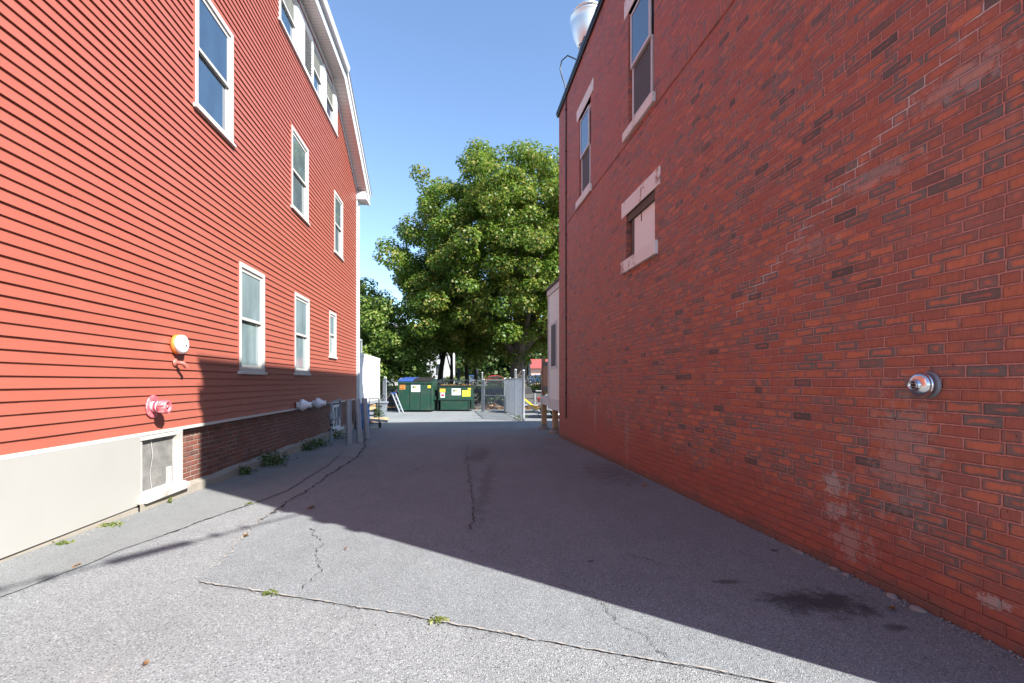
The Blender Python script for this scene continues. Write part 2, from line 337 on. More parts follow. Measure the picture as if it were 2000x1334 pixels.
M['redfaded'] = paint('faded_red_metal', (.55,.10,.12), .5, var=.25, scale=24, dirt=(.62,.42,.42), dirt_amt=.6)
M['pinkwhite'] = paint('chalky_pink_paint', (.66,.50,.52), .6, var=.2, scale=20, dirt=(.55,.12,.18), dirt_amt=.5)
M['darkred'] = paint('crimson_plastic', (.40,.04,.08), .5, var=.15)
M['sash_shadow'] = paint('sash_shade_grey', (.20,.19,.17), .7)  # grey of the backing sheet stands in for shadow behind the sashes
M['ground'] = asphalt('old_coarse_asphalt', (.122,.123,.123), (.308,.309,.307), (.385,.383,.378), 150, .52, (.985,1.012,1.015))
M['alley'] = asphalt('alley_asphalt', (.125,.128,.132), (.262,.267,.275), (.37,.375,.38), 180, .5, (.985,1.03,1.02),
    [(1.90,3.02,.42,.26,.80,(.026,.024,.024)), (2.15,2.72,.10,.06,.7,(.03,.03,.03)), (1.45,3.35,.16,.05,.6,(.035,.03,.03)), (1.6,7.6,.8,1.2,.45,(.06,.05,.04)), (-.65,9.6,.30,1.4,.45,(.06,.05,.05)), (-.35,6.8,.14,2.6,.35,(.06,.055,.055))])
M['walk'] = asphalt('smooth_grey_asphalt', (.16,.158,.155), (.27,.267,.26), (.34,.335,.33), 200, .35, (.98,1.02,1.02))
M['crack'] = paint('crack_dirt', (.040,.037,.034), .95, var=.4, scale=30)
M['sand'] = paint('gritty_sand', (.30,.28,.25), .95, var=.25, scale=40)
M['soil'] = paint('leaf_litter', (.13,.095,.065), .95, var=.5, scale=14, dirt=(.06,.045,.03), dirt_amt=.8)
M['path'] = paint('pale_concrete_path', (.52,.51,.48), .9, var=.12, scale=3)
M['lightwood'] = wood('pressure_treated_timber', (.42,.27,.13), (.56,.38,.21))
M['greywood'] = wood('weathered_grey_timber', (.075,.073,.07), (.13,.125,.12), 1, 'x')
M['brownwood'] = wood('brown_fence_board', (.26,.15,.085), (.38,.24,.14))
M['lapwhite'] = paint('beige_lap_siding', (.75,.775,.73), .5, var=.05)
M['green'] = paint('green_dumpster_paint', (.008,.046,.029), .42, var=.22, scale=3.5, dirt=(.05,.06,.045), dirt_amt=.6)
M['greendark'] = paint('dark_green_steel', (.007,.030,.020), .5, var=.25)
M['lidblue'] = paint('blue_plastic_lid', (.035,.075,.26), .45, var=.12)
M['lidblack'] = paint('black_plastic_lid', (.022,.020,.020), .5, var=.25)
M['stk_white'] = paint('white_sticker', (.66,.68,.70), .4, var=.04)
M['stk_orange'] = paint('orange_sticker', (.70,.30,.06), .4, var=.08)
M['stk_yellow'] = paint('yellow_sticker', (.72,.60,.05), .4, var=.05)
M['ink_green'] = paint('green_print', (.02,.16,.06), .4, var=.05)
M['ink_gold'] = paint('gold_print', (.80,.42,.02), .4, var=.05)
M['ink_blue'] = paint('blue_grey_print', (.20,.26,.34), .5, var=.05)
M['ink_dark'] = paint('dark_print', (.20,.07,.02), .5, var=.05)
M['trashgrey'] = paint('grey_plastic', (.19,.21,.24), .45, var=.06)
M['yellow'] = paint('yellow_plastic', (.75,.45,.02), .4, var=.06)
M['bluebin'] = paint('blue_plastic', (.03,.17,.42), .4, var=.08)
M['whitebox'] = paint('white_cooler_panel', (.80,.80,.80), .35, var=.03, scale=1.2)
M['condenser'] = paint('grey_sheet_steel', (.36,.39,.40), .5, .3, var=.12)
M['fin'] = paint('dark_coil_fins', (.12,.14,.13), .6, .2, var=.3, scale=40)
M['rubber'] = paint('black_rubber', (.02,.02,.021), .75, var=.2)
M['silver'] = paint('silver_car_paint', (.42,.44,.45), .25, .6, var=.04)
M['bluecar'] = paint('blue_car_paint', (.035,.07,.17), .25, .2, var=.05)
M['redcar'] = paint('red_car_paint', (.26,.025,.02), .25, .1, var=.05)
M['carglass'] = glass('car_glass', (.02,.025,.03), .03, 1.7)
M['taillight'] = paint('red_lens', (.45,.02,.02), .2, var=.05)
M['pinkwall'] = paint('pink_stucco', (.60,.36,.28), .8, var=.08, scale=3)
M['redroof'] = paint('red_awning', (.30,.06,.05), .6, var=.1)
M['farwhite'] = paint('white_clapboard', (.36,.36,.355), .6, var=.06)
M['signback'] = paint('dark_sign_panel', (.03,.035,.05), .5, var=.15)
M['pebble'] = paint('pale_pebble', (.24,.225,.205), .8, var=.3, scale=30)
M['leaf_big'] = leafmat('maple_leaf', (.046,.112,.013), (.158,.240,.026), (.29,.235,.055))
M['leaf_mid'] = leafmat('young_tree_leaf', (.065,.13,.020), (.16,.25,.040), (.26,.28,.07), .42)
M['leaf_far'] = leafmat('distant_leaf', (.03,.075,.016), (.08,.13,.03), (.14,.15,.04))
M['leaf_yel'] = leafmat('yellow_green_shrub_leaf', (.15,.20,.03), (.30,.32,.05), (.36,.30,.08), .4)
M['weed'] = leafmat('weed_leaf', (.025,.075,.018), (.075,.15,.03), (.20,.22,.06))
M['weedlight'] = leafmat('pale_weed_leaf', (.10,.16,.03), (.22,.27,.06), (.35,.30,.10))
M['deadleaf'] = leafmat('fallen_leaf', (.26,.115,.035), (.34,.20,.085), (.19,.085,.04), .25)
M['bark'] = barkmat('maple_bark', (.06,.05,.043), (.15,.125,.105))
M['barkdark'] = barkmat('dark_bark', (.022,.018,.015), (.06,.05,.042))

# ------------------------------------------------------------------ survey: two walls almost parallel to the alley
EYE = 1.38
aL = math.atan2(1, -.1083); aR = math.atan2(1, -.1292)
def lerp_tab(tab, y):
    return float(np.interp(y, [a for a, b in tab], [b for a, b in tab]))
GL = [(-60,.05),(2,.03),(3.8,.015),(6.7,-.065),(10.5,-.13),(14,-.16),(18,-.2),(28,-.2)]
GR = [(-60,.02),(2,.02),(7,0.0),(12.6,-.035),(15,-.1),(19,-.2),(28,-.2)]
def gz(x, y):
    f = min(1, max(0, (x + 3.5 + .11*y) / 6.3))
    z = lerp_tab(GL, y) * (1 - f) + lerp_tab(GR, y) * f
    k = min(1, max(0, (y - 28.3 - (1.0 if x > -1.0 else 0)) / 5.5)); k = k*k*(3-2*k)
    return z + 1.12 * k
def WL(t, out, z): # point on the left wall's frame
    d = Vector((math.cos(aL), math.sin(aL), 0)); n = Vector((math.sin(aL), -math.cos(aL), 0)); return Vector((-3.49,0,0)) + d*t + n*out + Vector((0,0,z))
def WR(t, out, z):
    d = Vector((math.cos(aR), math.sin(aR), 0)); n = Vector((-math.sin(aR), math.cos(aR), 0)); return Vector((2.84,0,0)) + d*t + n*out + Vector((0,0,z))

# ------------------------------------------------------------------ ground
def sheet(name, xs_of_row, ys, mat, lift):
    V = []; n = len(xs_of_row(ys[0]))
    for y in ys:
        for x in xs_of_row(y): V.append((x, y, gz(x, y) + lift))
    F = [(j*n+i, j*n+i+1, (j+1)*n+i+1, (j+1)*n+i) for j in range(len(ys)-1) for i in range(n-1)]
    return tag(np_mesh(name, np.array(V), np.array(F), mat, smooth=True), kind='structure')
xs = sorted(set([-900,-400,-200,-100,-60,-40,-25,-18] + [round(-14+.5*i, 3) for i in range(61)] + [18,25,40,60,100,200,400,900]))
ys = sorted(set([-300,-120,-60,-30,-15] + [round(-8+.5*i, 3) for i in range(100)] + [45,50,60,80,120,200,400,900]))
sheet('ground', lambda y: xs, ys, M['ground'], 0)
jag = lambda y, k, a: a * (math.sin(y*7.3*k) * .5 + math.sin(y*17.1*k+1) * .3 + math.sin(y*41*k+2) * .25)
LA = [(3.35,-2.16),(5.13,-2.54),(7.4,-2.80),(9.74,-3.04),(11.2,-3.35),(13,-3.9),(16,-5.2),(28,-10)]
LB = [(1.70,2.45),(2.3,.96),(2.63,0),(2.92,-.79),(3.35,-2.16)]
def alley_left(y):
    x = lerp_tab(LB, y) if y < 3.35 else lerp_tab(LA, y)
    return x + jag(y, 1, .02 if y > 3.35 else .012)
def alley_right(y): return 2.84 - .1292*y - .02 if y < 13.2 else 2.84 - .1292*13.2 + (y-13.2) * 1.5 if y < 17 else 6.8
def alley_row(y):
    a, b = alley_left(y), alley_right(y)
    return [a + (b - a) * k / 48 for k in range(49)]
sheet('alley_road', alley_row, [round(1.72 + .06*i, 3) for i in range(30)] + [round(3.52 + .12*i, 3) for i in range(205)], M['alley'], .005)
SW = [(-4,-3.25),(3.0,-3.22),(4.6,-3.12),(6.33,-2.93),(8.51,-3.19),(10,-3.5),(11.3,-3.9)]
def walk_row(y):
    a = -3.49 - .1083*y + .03; b = lerp_tab(SW, y) + jag(y, .8, .025)
    return [a + (b - a) * k / 10 for k in range(11)]
sheet('sidewalk', walk_row, [round(-4 + .15*i, 3) for i in range(102)], M['walk'], .008)
# cracks and gritty seams: thin ragged ribbons lying on the asphalt
def ribbon(name, pts, w, mat, lift, seed, step=.04, wander=.02):
    r = random.Random(seed); L = []
    for a, b in zip(pts[:-1], pts[1:]):
        n = max(2, int(math.dist(a, b) / step)); L += [(a[0]+(b[0]-a[0])*i/n, a[1]+(b[1]-a[1])*i/n) for i in range(n)]
    V = []; F = []; off = 0
    for i, (x, y) in enumerate(L):
        a = L[max(0, i-1)]; b = L[min(len(L)-1, i+1)]; d = Vector((b[0]-a[0], b[1]-a[1])).normalized(); nrm = Vector((-d.y, d.x))
        off = off * .8 + r.gauss(0, wander * .5); ww = w * max(.03, r.gauss(.38, .36))
        for s in (-1, 1):
            p = Vector((x, y)) + nrm * (off + s * ww / 2); V.append((p.x, p.y, gz(p.x, p.y) + lift))
        if i: F.append((2*i-2, 2*i-1, 2*i+1, 2*i))
    return tag(np_mesh(name, np.array(V), np.array(F), mat), kind='structure')
eA = [(alley_left(y), y) for y in np.arange(3.4, 13, .08)]; eB = [(alley_left(y), y) for y in np.arange(1.75, 3.36, .03)]
ribbon('road_seam', [p for p in eA if p[1] > 4.9], .055, M['crack'], .010, 1, .03, .015)
ribbon('road_seam', [p for p in eA if p[1] < 5.2], .028, M['sand'], .010, 2, .02, .02)
ribbon('road_seam', eB, .022, M['sand'], .0105, 3, .02, .006)
ribbon('road_seam', [(x - .01, y - .018) for x, y in eB], .0045, M['crack'], .011, 4, .02, .004)
ribbon('road_seam', [(lerp_tab(SW, y) + .01, y) for y in np.arange(4.4, 10.5, .1)], .016, M['crack'], .012, 6, .03, .015)
for i, (pts, w) in enumerate([
    ([(-1.02,11.2),(-.92,10.1),(-.80,8.6),(-.62,7.2),(-.50,6.0),(-.38,5.0),(-.42,4.5)], .022),
    ([(-1.02,11.2),(-1.3,10.4)], .02), ([(-.92,10.1),(-.5,9.8)], .02), ([(-.62,7.2),(-.35,7.0)], .014),
    ([(-1.9,4.6),(-1.62,4.2),(-1.55,3.95),(-1.35,3.5),(-1.42,3.2)], .010),
    ([(.25,3.3),(.5,3.15),(.62,2.75),(.82,2.36)], .008), ([(.35,6.0),(.7,6.3),(.62,6.6)], .009), ([(1.5,6.2),(1.9,6.1)], .010),
    ([(.9,3.9),(1.15,3.6)], .008), ([(.15,5.0),(.4,4.7)], .008), ([(-3.2,9.2),(-3.0,9.5),(-2.9,10.2)], .03), ([(-3.5,9.6),(-3.15,9.5),(-2.95,9.4)], .035)]):
    ribbon('asphalt_crack', pts, w, M['crack'], .0125, 20 + i, .025, .022)
# grass and leaf-strewn bank beyond the fence
sheet('bank', lambda y: [-30 + i for i in range(64)], [28.2 + .4*i for i in range(16)] , M['soil'], .02)
sheet('footpath', lambda y: [-40, -20, -10, -5, 0, 5, 10, 20, 40], [36, 37, 38, 39], M['path'], .03)
sheet('street', lambda y: [-60, -20, -10, 0, 10, 20, 60], [70, 72, 76, 80], M['alley'], .03)

# ------------------------------------------------------------------ red clapboard house (left)
house = empty('red_house', (-3.49, 0, 0), aL, 'red clapboard house with white trim along the left of the alley', 'house')
T0, T1 = -2.0, 16.88
WIN = {  # t0, t1, z0, z1, glass upper, glass lower
 'near_up': (6.49,7.59,5.04,6.70,'glass_blue','glass_blue'), 'mid_up': (10.24,11.39,5.04,6.72,'glass_grey','glass_grey'), 'far_up': (13.76,14.78,5.04,6.74,'glass_grey','glass_grey'),
 'near_low': (7.80,8.82,1.56,3.29,'glass_blind','glass_blind'), 'mid_low': (10.43,11.46,1.58,3.29,'glass_blind','glass_blind'), 'far_low': (13.22,13.98,2.08,3.30,'glass_blind','glass_blind')}
ATTIC = (9.55, 14.04, 8.40, 9.52)
def soff(t): return 9.78 if t < 13.55 else 9.78 - (t - 13.55) * (1.86 / 3.40)
holes = [w[:4] for w in WIN.values()] + [ATTIC]
sd = MB(); EXP = .1017; rs = random.Random(3)
for k in range(92):
    z0 = .822 + k * EXP; z1 = z0 + EXP
    if z0 > 9.75: break
    te = T1 if z0 < 7.92 else 13.55 + (9.78 - z0) * (3.40 / 1.86)
    iv = [(T0, min(te, T1))]
    for (a, b, c, d) in holes:
        if z1 > c + .03 and z0 < d - .03:
            nv = []
            for (p, q) in iv:
                if b <= p or a >= q: nv.append((p, q)); continue
                if a > p: nv.append((p, a + .02))
                if b < q: nv.append((b - .02, q))
            iv = nv
    joints = sorted([T0 + rs.uniform(0, 3.6) + 3.66 * j for j in range(-1, 6)])
    for (p, q) in iv:
        cuts = [p] + [j for j in joints if p + .1 < j < q - .1] + [q]
        for j, (a, b) in enumerate(zip(cuts[:-1], cuts[1:])):
            e = .0016 * ((j + k) % 2); dz = rs.uniform(-.002, .002); b2 = b + (.02 if j < len(cuts) - 2 else 0)
            o0, o1 = -(.0215 + e), -(.004 + e)
            sd.add([(a,o0,z0+dz),(b2,o0,z0+dz),(b2,o1,z1),(a,o1,z1)], [(0,1,2,3)])
            sd.add([(a,o0,z0+dz),(b2,o0,z0+dz),(b2,.002,z0+dz+.002),(a,.002,z0+dz+.002)], [(3,2,1,0)])
            for tt in (a, b2): sd.add([(tt,o0,z0+dz),(tt,o1,z1),(tt,.002,z1),(tt,.002,z0+dz)], [(0,1,2,3)])
sd.build('siding', M['siding'], house)
w = MB()  # sheathing behind and the other three walls
w.box(T0, T1, 4.2, 9.0, .80, 9.7); w.box(T0, T0 + .1, .2, 4.2, .80, 9.7)
w.prism([(T1 - .1, .012, .80), (T1 - .02, .012, .80), (T1 - .02, .012, 7.9), (T1 - .1, .012, 7.9)], (0, 4.1, 0))
w.build('wall', M['siding'], house)

def dh_window(parent, s, t0, t1, z0, z1, gu, gl, case, cw=.075, proud=.034, deep=.075, red=True, split=.5, sill=True, casemat=None):
    """double-hung window in a wall frame; s is the outward sign of local y"""
    y = lambda o: s * o; cm = casemat or M['vinyl']
    c = MB()
    c.box(t0, t0+cw, y(-deep), y(proud), z0, z1); c.box(t1-cw, t1, y(-deep), y(proud), z0, z1)
    c.box(t0+cw, t1-cw, y(-deep), y(proud), z1-cw, z1); c.box(t0+cw, t1-cw, y(-deep), y(proud-.004), z0, z0+cw*.7)
    # stepped inner stop
    i0, i1, j0, j1 = t0+cw, t1-cw, z0+cw*.7, z1-cw
    c.box(i0, i0+.02, y(-deep), y(proud-.018), j0, j1); c.box(i1-.02, i1, y(-deep), y(proud-.018), j0, j1); c.box(i0+.02, i1-.02, y(-deep), y(proud-.018), j1-.022, j1)
    wobj = c.build('window', cm, parent, .004)
    if red:
        r = MB(); r.box(t0-.028, t0-.001, y(0), y(.03), z0-.02, z1+.025); r.box(t1+.001, t1+.028, y(0), y(.03), z0-.02, z1+.025); r.box(t0-.001, t1+.001, y(0), y(.03), z1+.001, z1+.025)
        r.build('trim', M['redtrim'], wobj)
    i0 += .02; i1 -= .02; j1 -= .022; zm = j0 + (j1 - j0) * split; sw = .042
    for nm, za, zb, o0, o1, g in (('upper', zm - .02, j1, .012, -.016, gu), ('lower', j0, zm + .02, -.020, -.050, gl)):
        q = MB(); q.box(i0, i0+sw, y(o0), y(o1), za, zb); q.box(i1-sw, i1, y(o0), y(o1), za, zb)
        q.box(i0+sw, i1-sw, y(o0), y(o1), za, za+sw*1.1); q.box(i0+sw, i1-sw, y(o0), y(o1), zb-sw*.9, zb)
        q.build('sash', cm, wobj, .003)
        p = MB(); om = (o0 + o1) / 2; p.box(i0+sw-.004, i1-sw+.004, y(om-.004), y(om+.003), za+sw-.004, zb-sw+.006)
        p.build('pane', M[g], wobj)
    bk = MB(); bk.box(i0-.02, i1+.02, y(-deep), y(-deep-.01), j0-.01, j1+.01); bk.build('backing', M['sash_shadow'], wobj)
    if sill:
        q = MB(); q.prism([(t0-.03, y(-.02), z0-.055), (t0-.03, y(.062), z0-.055), (t0-.03, y(.062), z0-.012), (t0-.03, y(-.02), z0+.012)], (t1-t0+.06, 0, 0)); q.build('sill', cm, wobj, .004)
    return wobj
for k, (a, b, c, d, gu, gl) in WIN.items(): dh_window(house, -1, a, b, c, d, gu, gl, 'vinyl')
# attic row: windows and a louvre in one white casing
dh_window(house, -1, 9.55, 10.62, ATTIC[2], ATTIC[3], 'glass_attic', 'glass_blue', 'vinyl', red=False, sill=False)
dh_window(house, -1, 11.72, 12.62, ATTIC[2], ATTIC[3], 'glass_attic', 'glass_blue', 'vinyl', red=False, sill=False)
dh_window(house, -1, 12.86, 13.86, ATTIC[2], ATTIC[3], 'glass_attic', 'glass_blue', 'vinyl', red=False, sill=False)
q = MB(); q.box(10.622, 11.02, .02, -.045, ATTIC[2], ATTIC[3]); q.box(12.622, 12.858, .02, -.045, ATTIC[2], ATTIC[3]); q.box(13.862, 14.04, .02, -.045, ATTIC[2], ATTIC[3])
q.box(9.5, 14.07, .0, -.06, ATTIC[2]-.05, ATTIC[2]-.003); q.build('casing', M['whitetrim'], house, .004)
lv = MB(); lv.box(11.022, 11.09, .02, -.04, ATTIC[2], ATTIC[3]); lv.box(11.65, 11.717, .02, -.04, ATTIC[2], ATTIC[3]); lv.box(11.09, 11.65, .02, -.04, ATTIC[3]-.1, ATTIC[3]); lv.box(11.09, 11.65, .02, -.04, ATTIC[2], ATTIC[2]+.08)
lo = lv.build('louvre', M['whitetrim'], house)
sl = MB()
for i in range(13):
    z = ATTIC[2] + .10 + i * .071; sl.prism([(11.09, -.035, z), (11.09, -.028, z), (11.09, .02, z+.062), (11.09, .012, z+.062)], (.56, 0, 0))
sl.build('slat', M['whitetrim'], lo)
# eaves
path = [(-2.3, 9.78), (13.55, 9.78), (17.35, 7.70)]
fz = MB()
for (a, b) in zip(path[:-1], path[1:]):
    fz.add([(a[0],.02,a[1]),(b[0],.02,b[1]),(b[0],-.32,b[1]),(a[0],-.32,a[1]),(a[0],.02,a[1]+.02),(b[0],.02,b[1]+.02),(b[0],-.32,b[1]+.02),(a[0],-.32,a[1]+.02)],
           [(0,3,2,1),(4,5,6,7),(0,1,5,4),(2,3,7,6),(1,2,6,5),(3,0,4,7)])
fz.build('soffit', M['soffit'], house)
fr = MB(); fr.prism([(-2.0,-.03,9.64),(13.5,-.03,9.64),(16.8,-.03,7.84),(16.8,-.03,7.98),(13.52,-.03,9.775),(-2.0,-.03,9.775)], (0,.026,0)); fr.build('frieze', M['bluegrey'], house)
fa = MB(); fa.prism([(-2.3,-.322,9.75),(13.55,-.322,9.75),(13.75,-.322,10.10),(-2.3,-.322,10.10)], (0,-.022,0)); fa.build('fascia', M['bluegrey'], house)
rk = MB(); rk.prism([(13.552,-.322,9.745),(17.40,-.322,7.62),(17.46,-.322,7.98),(13.752,-.322,10.10)], (0,-.026,0))
rk.prism([(13.76,-.35,9.99),(17.46,-.35,7.90),(17.47,-.35,8.0),(13.76,-.35,10.12)], (0,-.04,0)); rk.build('rake_board', M['whitetrim'], house, .004)
gt = MB(); gt.prism([(-2.3,-.346,9.99),(-2.3,-.43,9.99),(-2.3,-.47,10.12),(-2.3,-.346,10.12)], (16.02,0,0)); gt.build('gutter', M['whitetrim'], house, .004)
er = MB(); er.box(16.80, 17.38, -.32, .0, 7.60, 7.86); er.box(16.78, 17.42, -.36, -.322, 7.585, 7.64); er.build('eave_return', M['whitetrim'], house, .005)
rf = MB(); rf.prism([(-2.35,-.40,10.125),(13.80,-.40,10.125),(17.52,-.40,7.99),(17.52,-.40,8.05),(13.82,-.40,10.20),(-2.35,-.40,10.20)], (0, 9.6, 0)); rf.build('roof', M['shingle'], house)
cb = MB(); cb.box(16.80, 16.92, -.034, .09, .80, 7.58); cb.tube([(16.99,-.05,7.5),(16.99,-.05,.2)], .035, 8); cb.build('corner_board', M['whitetrim'], house, .004)
# base: drip trim, brick, ledge, covered opening and screened cellar window
q = MB(); q.box(T0, 16.8, .01, -.036, .785, .823); q.build('drip_trim', M['vinyl'], house, .003)
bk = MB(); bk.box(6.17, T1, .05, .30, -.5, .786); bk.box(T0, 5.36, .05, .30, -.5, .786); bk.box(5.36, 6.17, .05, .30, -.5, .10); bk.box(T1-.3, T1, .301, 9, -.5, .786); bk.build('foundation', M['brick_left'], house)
lg = MB(); tt = [5.30 + .3*i for i in range(39)]
prof = [(t, .045 - .004 * (t - 6) + .012 * math.sin(t * 5.1), -.055 + .012 * math.sin(t * 3.3)) for t in tt]
for (a, za, oa), (b, zb, ob) in zip(prof[:-1], prof[1:]):
    lg.add([(a,.06,-.5),(b,.06,-.5),(b,ob,-.5),(a,oa,-.5),(a,.06,za+.03),(b,.06,zb+.03),(b,ob,zb),(a,oa,za)], [(4,5,6,7),(2,3,7,6)])
lg.box(T0, 5.30, -.05, .06, -.5, .03); lg.build('ledge', M['concrete'], house)
pn = MB(); pn.box(T0, 5.37, -.022, -.035, .045, .784); pn.build('cover_panel', M['panel'], house, .003)
cw = MB(); cw.box(6.07, 6.17, -.045, .05, .12, .784); cw.box(5.375, 6.07, -.03, .05, .735, .784); cw.box(5.375, 5.43, -.015, .05, .17, .735); cwo = cw.build('window', M['oldwhite'], house, .004)
cwo['label'] = 'screened cellar window with flaking white frame'
q = MB(); q.prism([(5.36, -.105, .055), (5.36, .05, .055), (5.36, .05, .17), (5.36, -.105, .125)], (.86, 0, 0)); q.build('sill', M['oldwhite'], cwo, .006)
def screen_mat():
    t = NT('wire_screen'); c = t.coord(); p = t.xyz(c)
    g = lambda a, s: t.ramp(t.m('ABSOLUTE', t.m('SUBTRACT', t.m('FRACT', t.m('DIVIDE', a, s)), .5)), .30, .40)
    wv = t.m('MAXIMUM', g(t.m('ADD', p[2], t.m('MULTIPLY', t.noise(c, 4, 2), .03)), .0125), t.m('MULTIPLY', g(p[0], .0125), .6))
    dust = t.ramp(t.noise(t.scale(c, (3, 3, 4)), 1.2, 6, .7), .38, .70)
    base = t.mix(dust, (.06,.058,.052), (.215,.205,.185)); t.set(col=t.mix(wv, base, (.27,.265,.25)), rough=.8); t.bump(wv, .5, .003); return t.mat
q = MB(); q.box(5.43, 6.07, .022, .03, .125, .735); q.build('pane', screen_mat(), cwo)
q = MB(); q.tube([(5.62,.012,.735),(5.64,.0,.55),(5.60,.008,.35),(5.63,.006,.14)], .0025, 5); q.box(5.93, 6.02, .005, .02, .125, .36); q.build('wire', M['oldwhite'], cwo)
# small white cellar window behind the gas meter
bw = MB(); bw.box(13.72, 13.80, -.012, .05, .06, .74); bw.box(14.46, 14.54, -.012, .05, .06, .74); bw.box(13.80, 14.46, -.012, .05, .66, .74); bw.box(13.80, 14.46, -.012, .05, .06, .12); bw.box(14.10, 14.15, -.010, .05, .12, .66)
bwo = bw.build('window', M['whitetrim'], house, .004); bwo['label'] = 'white cellar window behind the gas pipes'
q = MB(); q.box(13.80, 14.46, .02, .03, .12, .66); q.build('pane', M['glass_grey'], bwo)
q = MB(); q.box(13.68, 14.58, -.10, .05, .0, .058); q.build('sill', M['whitetrim'], bwo, .005)

# fixtures on the red wall (each a thing)
nL = WL(0, 1, 0) - WL(0, 0, 0); nR = WR(0, 1, 0) - WR(0, 0, 0)
o = empty('alarm_bell', WL(6.06, .02, 1.84), 0, 'round white alarm bell on an orange base, on the red siding', 'alarm')
q = MB(); q.lathe([(0,0),(.118,0),(.122,.01),(.120,.04),(.112,.044),(0,.044)], (0,0,0), nL, 32); q.build('base', M['orange'], o)
q = MB(); q.lathe([(.112,.045),(.117,.05),(.117,.078),(.109,.098),(.086,.111),(.045,.118),(.02,.119),(0,.119)], (0,0,0), nL, 32); q.build('dome', M['bellwhite'], o)
q = MB(); q.lathe([(0,.116),(.013,.118),(.013,.124),(0,.124)], (0,0,-.012), nL, 10); q.build('screw', M['blackmetal'], o)
o = empty('drain_elbow', WL(6.04, .02, 1.615), 0, 'small red painted pipe elbow under the alarm bell', 'pipe')
q = MB(); q.lathe([(0,0),(.052,0),(.052,.012),(.03,.026),(.026,.03)], (0,0,0), nL, 20); q.build('flange', M['redtrim'], o)
dL = WL(1,0,0) - WL(0,0,0)
q = MB(); q.tube([nL*.015, nL*.06, nL*.085 + dL*.012 - Vector((0,0,.006)), nL*.10 + dL*.04 - Vector((0,0,.028)), nL*.105 + dL*.055 - Vector((0,0,.05))], [.024,.024,.026,.027,.029], 12); q.build('elbow', M['redtrim'], o)
o = empty('hydrant_connection', WL(5.60, .02, 1.10), 0, 'faded red and pink fire hose connection below the alarm bell', 'hose connection')
q = MB(); q.lathe([(.07,.0),(.128,0),(.132,.008),(.118,.018),(.105,.012),(.092,.018),(.07,.012)], (0,0,0), nL, 36); q.build('plate', M['redfaded'], o)
q = MB(); q.lathe([(.060,0),(.064,.03),(.064,.075),(.058,.08)], (0,0,0), nL, 28); q.build('barrel', M['pinkwhite'], o)
q = MB(); q.lathe([(.058,.08),(.074,.082),(.076,.10),(.074,.165),(.066,.172),(.052,.172),(.050,.150),(0,.150)], (0,0,0), nL, 28)
x = nL.orthogonal().normalized(); yv = nL.cross(x)
for k in range(6):
    a = k * math.pi / 3; c = (x * math.cos(a) + yv * math.sin(a)) * .076; q.bar(c + nL*.095, c + nL*.165, .022, .014)
q.lathe([(.018,.15),(.018,.168),(0,.168)], (0,0,0), nL, 12); q.build('cap', M['redfaded'], o)
q = MB(); q.lathe([(.0655,.036),(.068,.04),(.068,.058),(.0655,.062)], (0,0,0), nL, 28); q.build('band', M['darkred'], o)
def pvc_vent(t, z, label):
    o = empty('pipe_vent', WL(t, .02, z), 0, label, 'vent', 'white plastic vents on the red house')
    q = MB(); q.lathe([(.0,0),(.065,0),(.065,.06),(.075,.065),(.115,.085),(.128,.12),(.128,.135),(.09,.20),(.058,.25),(.058,.27),(.066,.275),(.066,.305),(.048,.305),(.048,.28),(0,.28)], (0,0,0), (nL + dL * .35), 24); q.build('cone', M['pvc'], o)
pvc_vent(10.55, .885, 'white plastic vent on the shaded siding, the one nearer the camera')
pvc_vent(11.70, .875, 'white plastic vent on the shaded siding, the one nearer the gas pipes')
# gas meter pipes
g0 = WL(12.35, .30, 0); o = empty('gas_meter', (g0.x, g0.y, gz(g0.x, g0.y)), aL, 'grey gas pipes with a regulator standing against the brick foundation', 'gas pipes')
q = MB(); q.tube([(0,0,0),(0,0,.70)], .03, 10); q.tube([(0,0,.22),(0,0,.30)], .045, 10); q.tube([(0,0,.84),(0,.0,.98),(.06,-.02,1.02),(1.0,.02,1.04)], .028, 10); q.tube([(1.0,.02,1.04),(1.0,.02,.52)], .026, 10); q.tube([(1.0,.02,.56),(.06,0,.56)], .026, 10); q.tube([(0,.0,.98),(0,.28,.98)], .024, 8); q.build('pipe', M['gasgrey'], o)
q = MB(); q.lathe([(0,-.05),(.06,-.045),(.115,-.012),(.12,0),(.115,.012),(.06,.045),(.03,.07),(0,.07)], (0,0,.64), (0,1,0), 24); q.lathe([(.05,-.06),(.06,0),(.05,.08),(.036,.10)], (0,0,.68), (0,0,1), 16); q.build('regulator', M['gasgrey'], o)
q = MB(); q.box(-.025,.025,-.07,.07,.30,.335); q.build('valve', M['blackmetal'], o); q = MB(); q.lathe([(.0,0),(.038,0),(.038,.05),(0,.05)], (0,0,.42), (0,0,1), 6); q.build('union_nut', M['blackmetal'], o)
# bollards
def bollard(x, y, lean, label):
    o = empty('bollard', (x, y, gz(x, y) - .02), 0, label, 'bollard', 'steel bollards by the gas pipes')
    h = 1.10; q = MB(); q.lathe([(.068,0),(.068,h),(.064,h+.006),(.058,h+.004),(.055,h-.02),(0,h-.02)], (0,0,0), (lean[0], lean[1], 1), 24); q.build('post', M['galvdull'], o)
bollard(-3.93, 11.85, (-.004,0), 'grey steel bollard standing upright, nearest to the camera of the three')
bollard(-3.80, 12.25, (-.045,.0), 'leaning grey steel bollard in the middle of the three')
bollard(-3.82, 12.95, (-.06,.0), 'leaning grey steel bollard in front of the blue barrel')

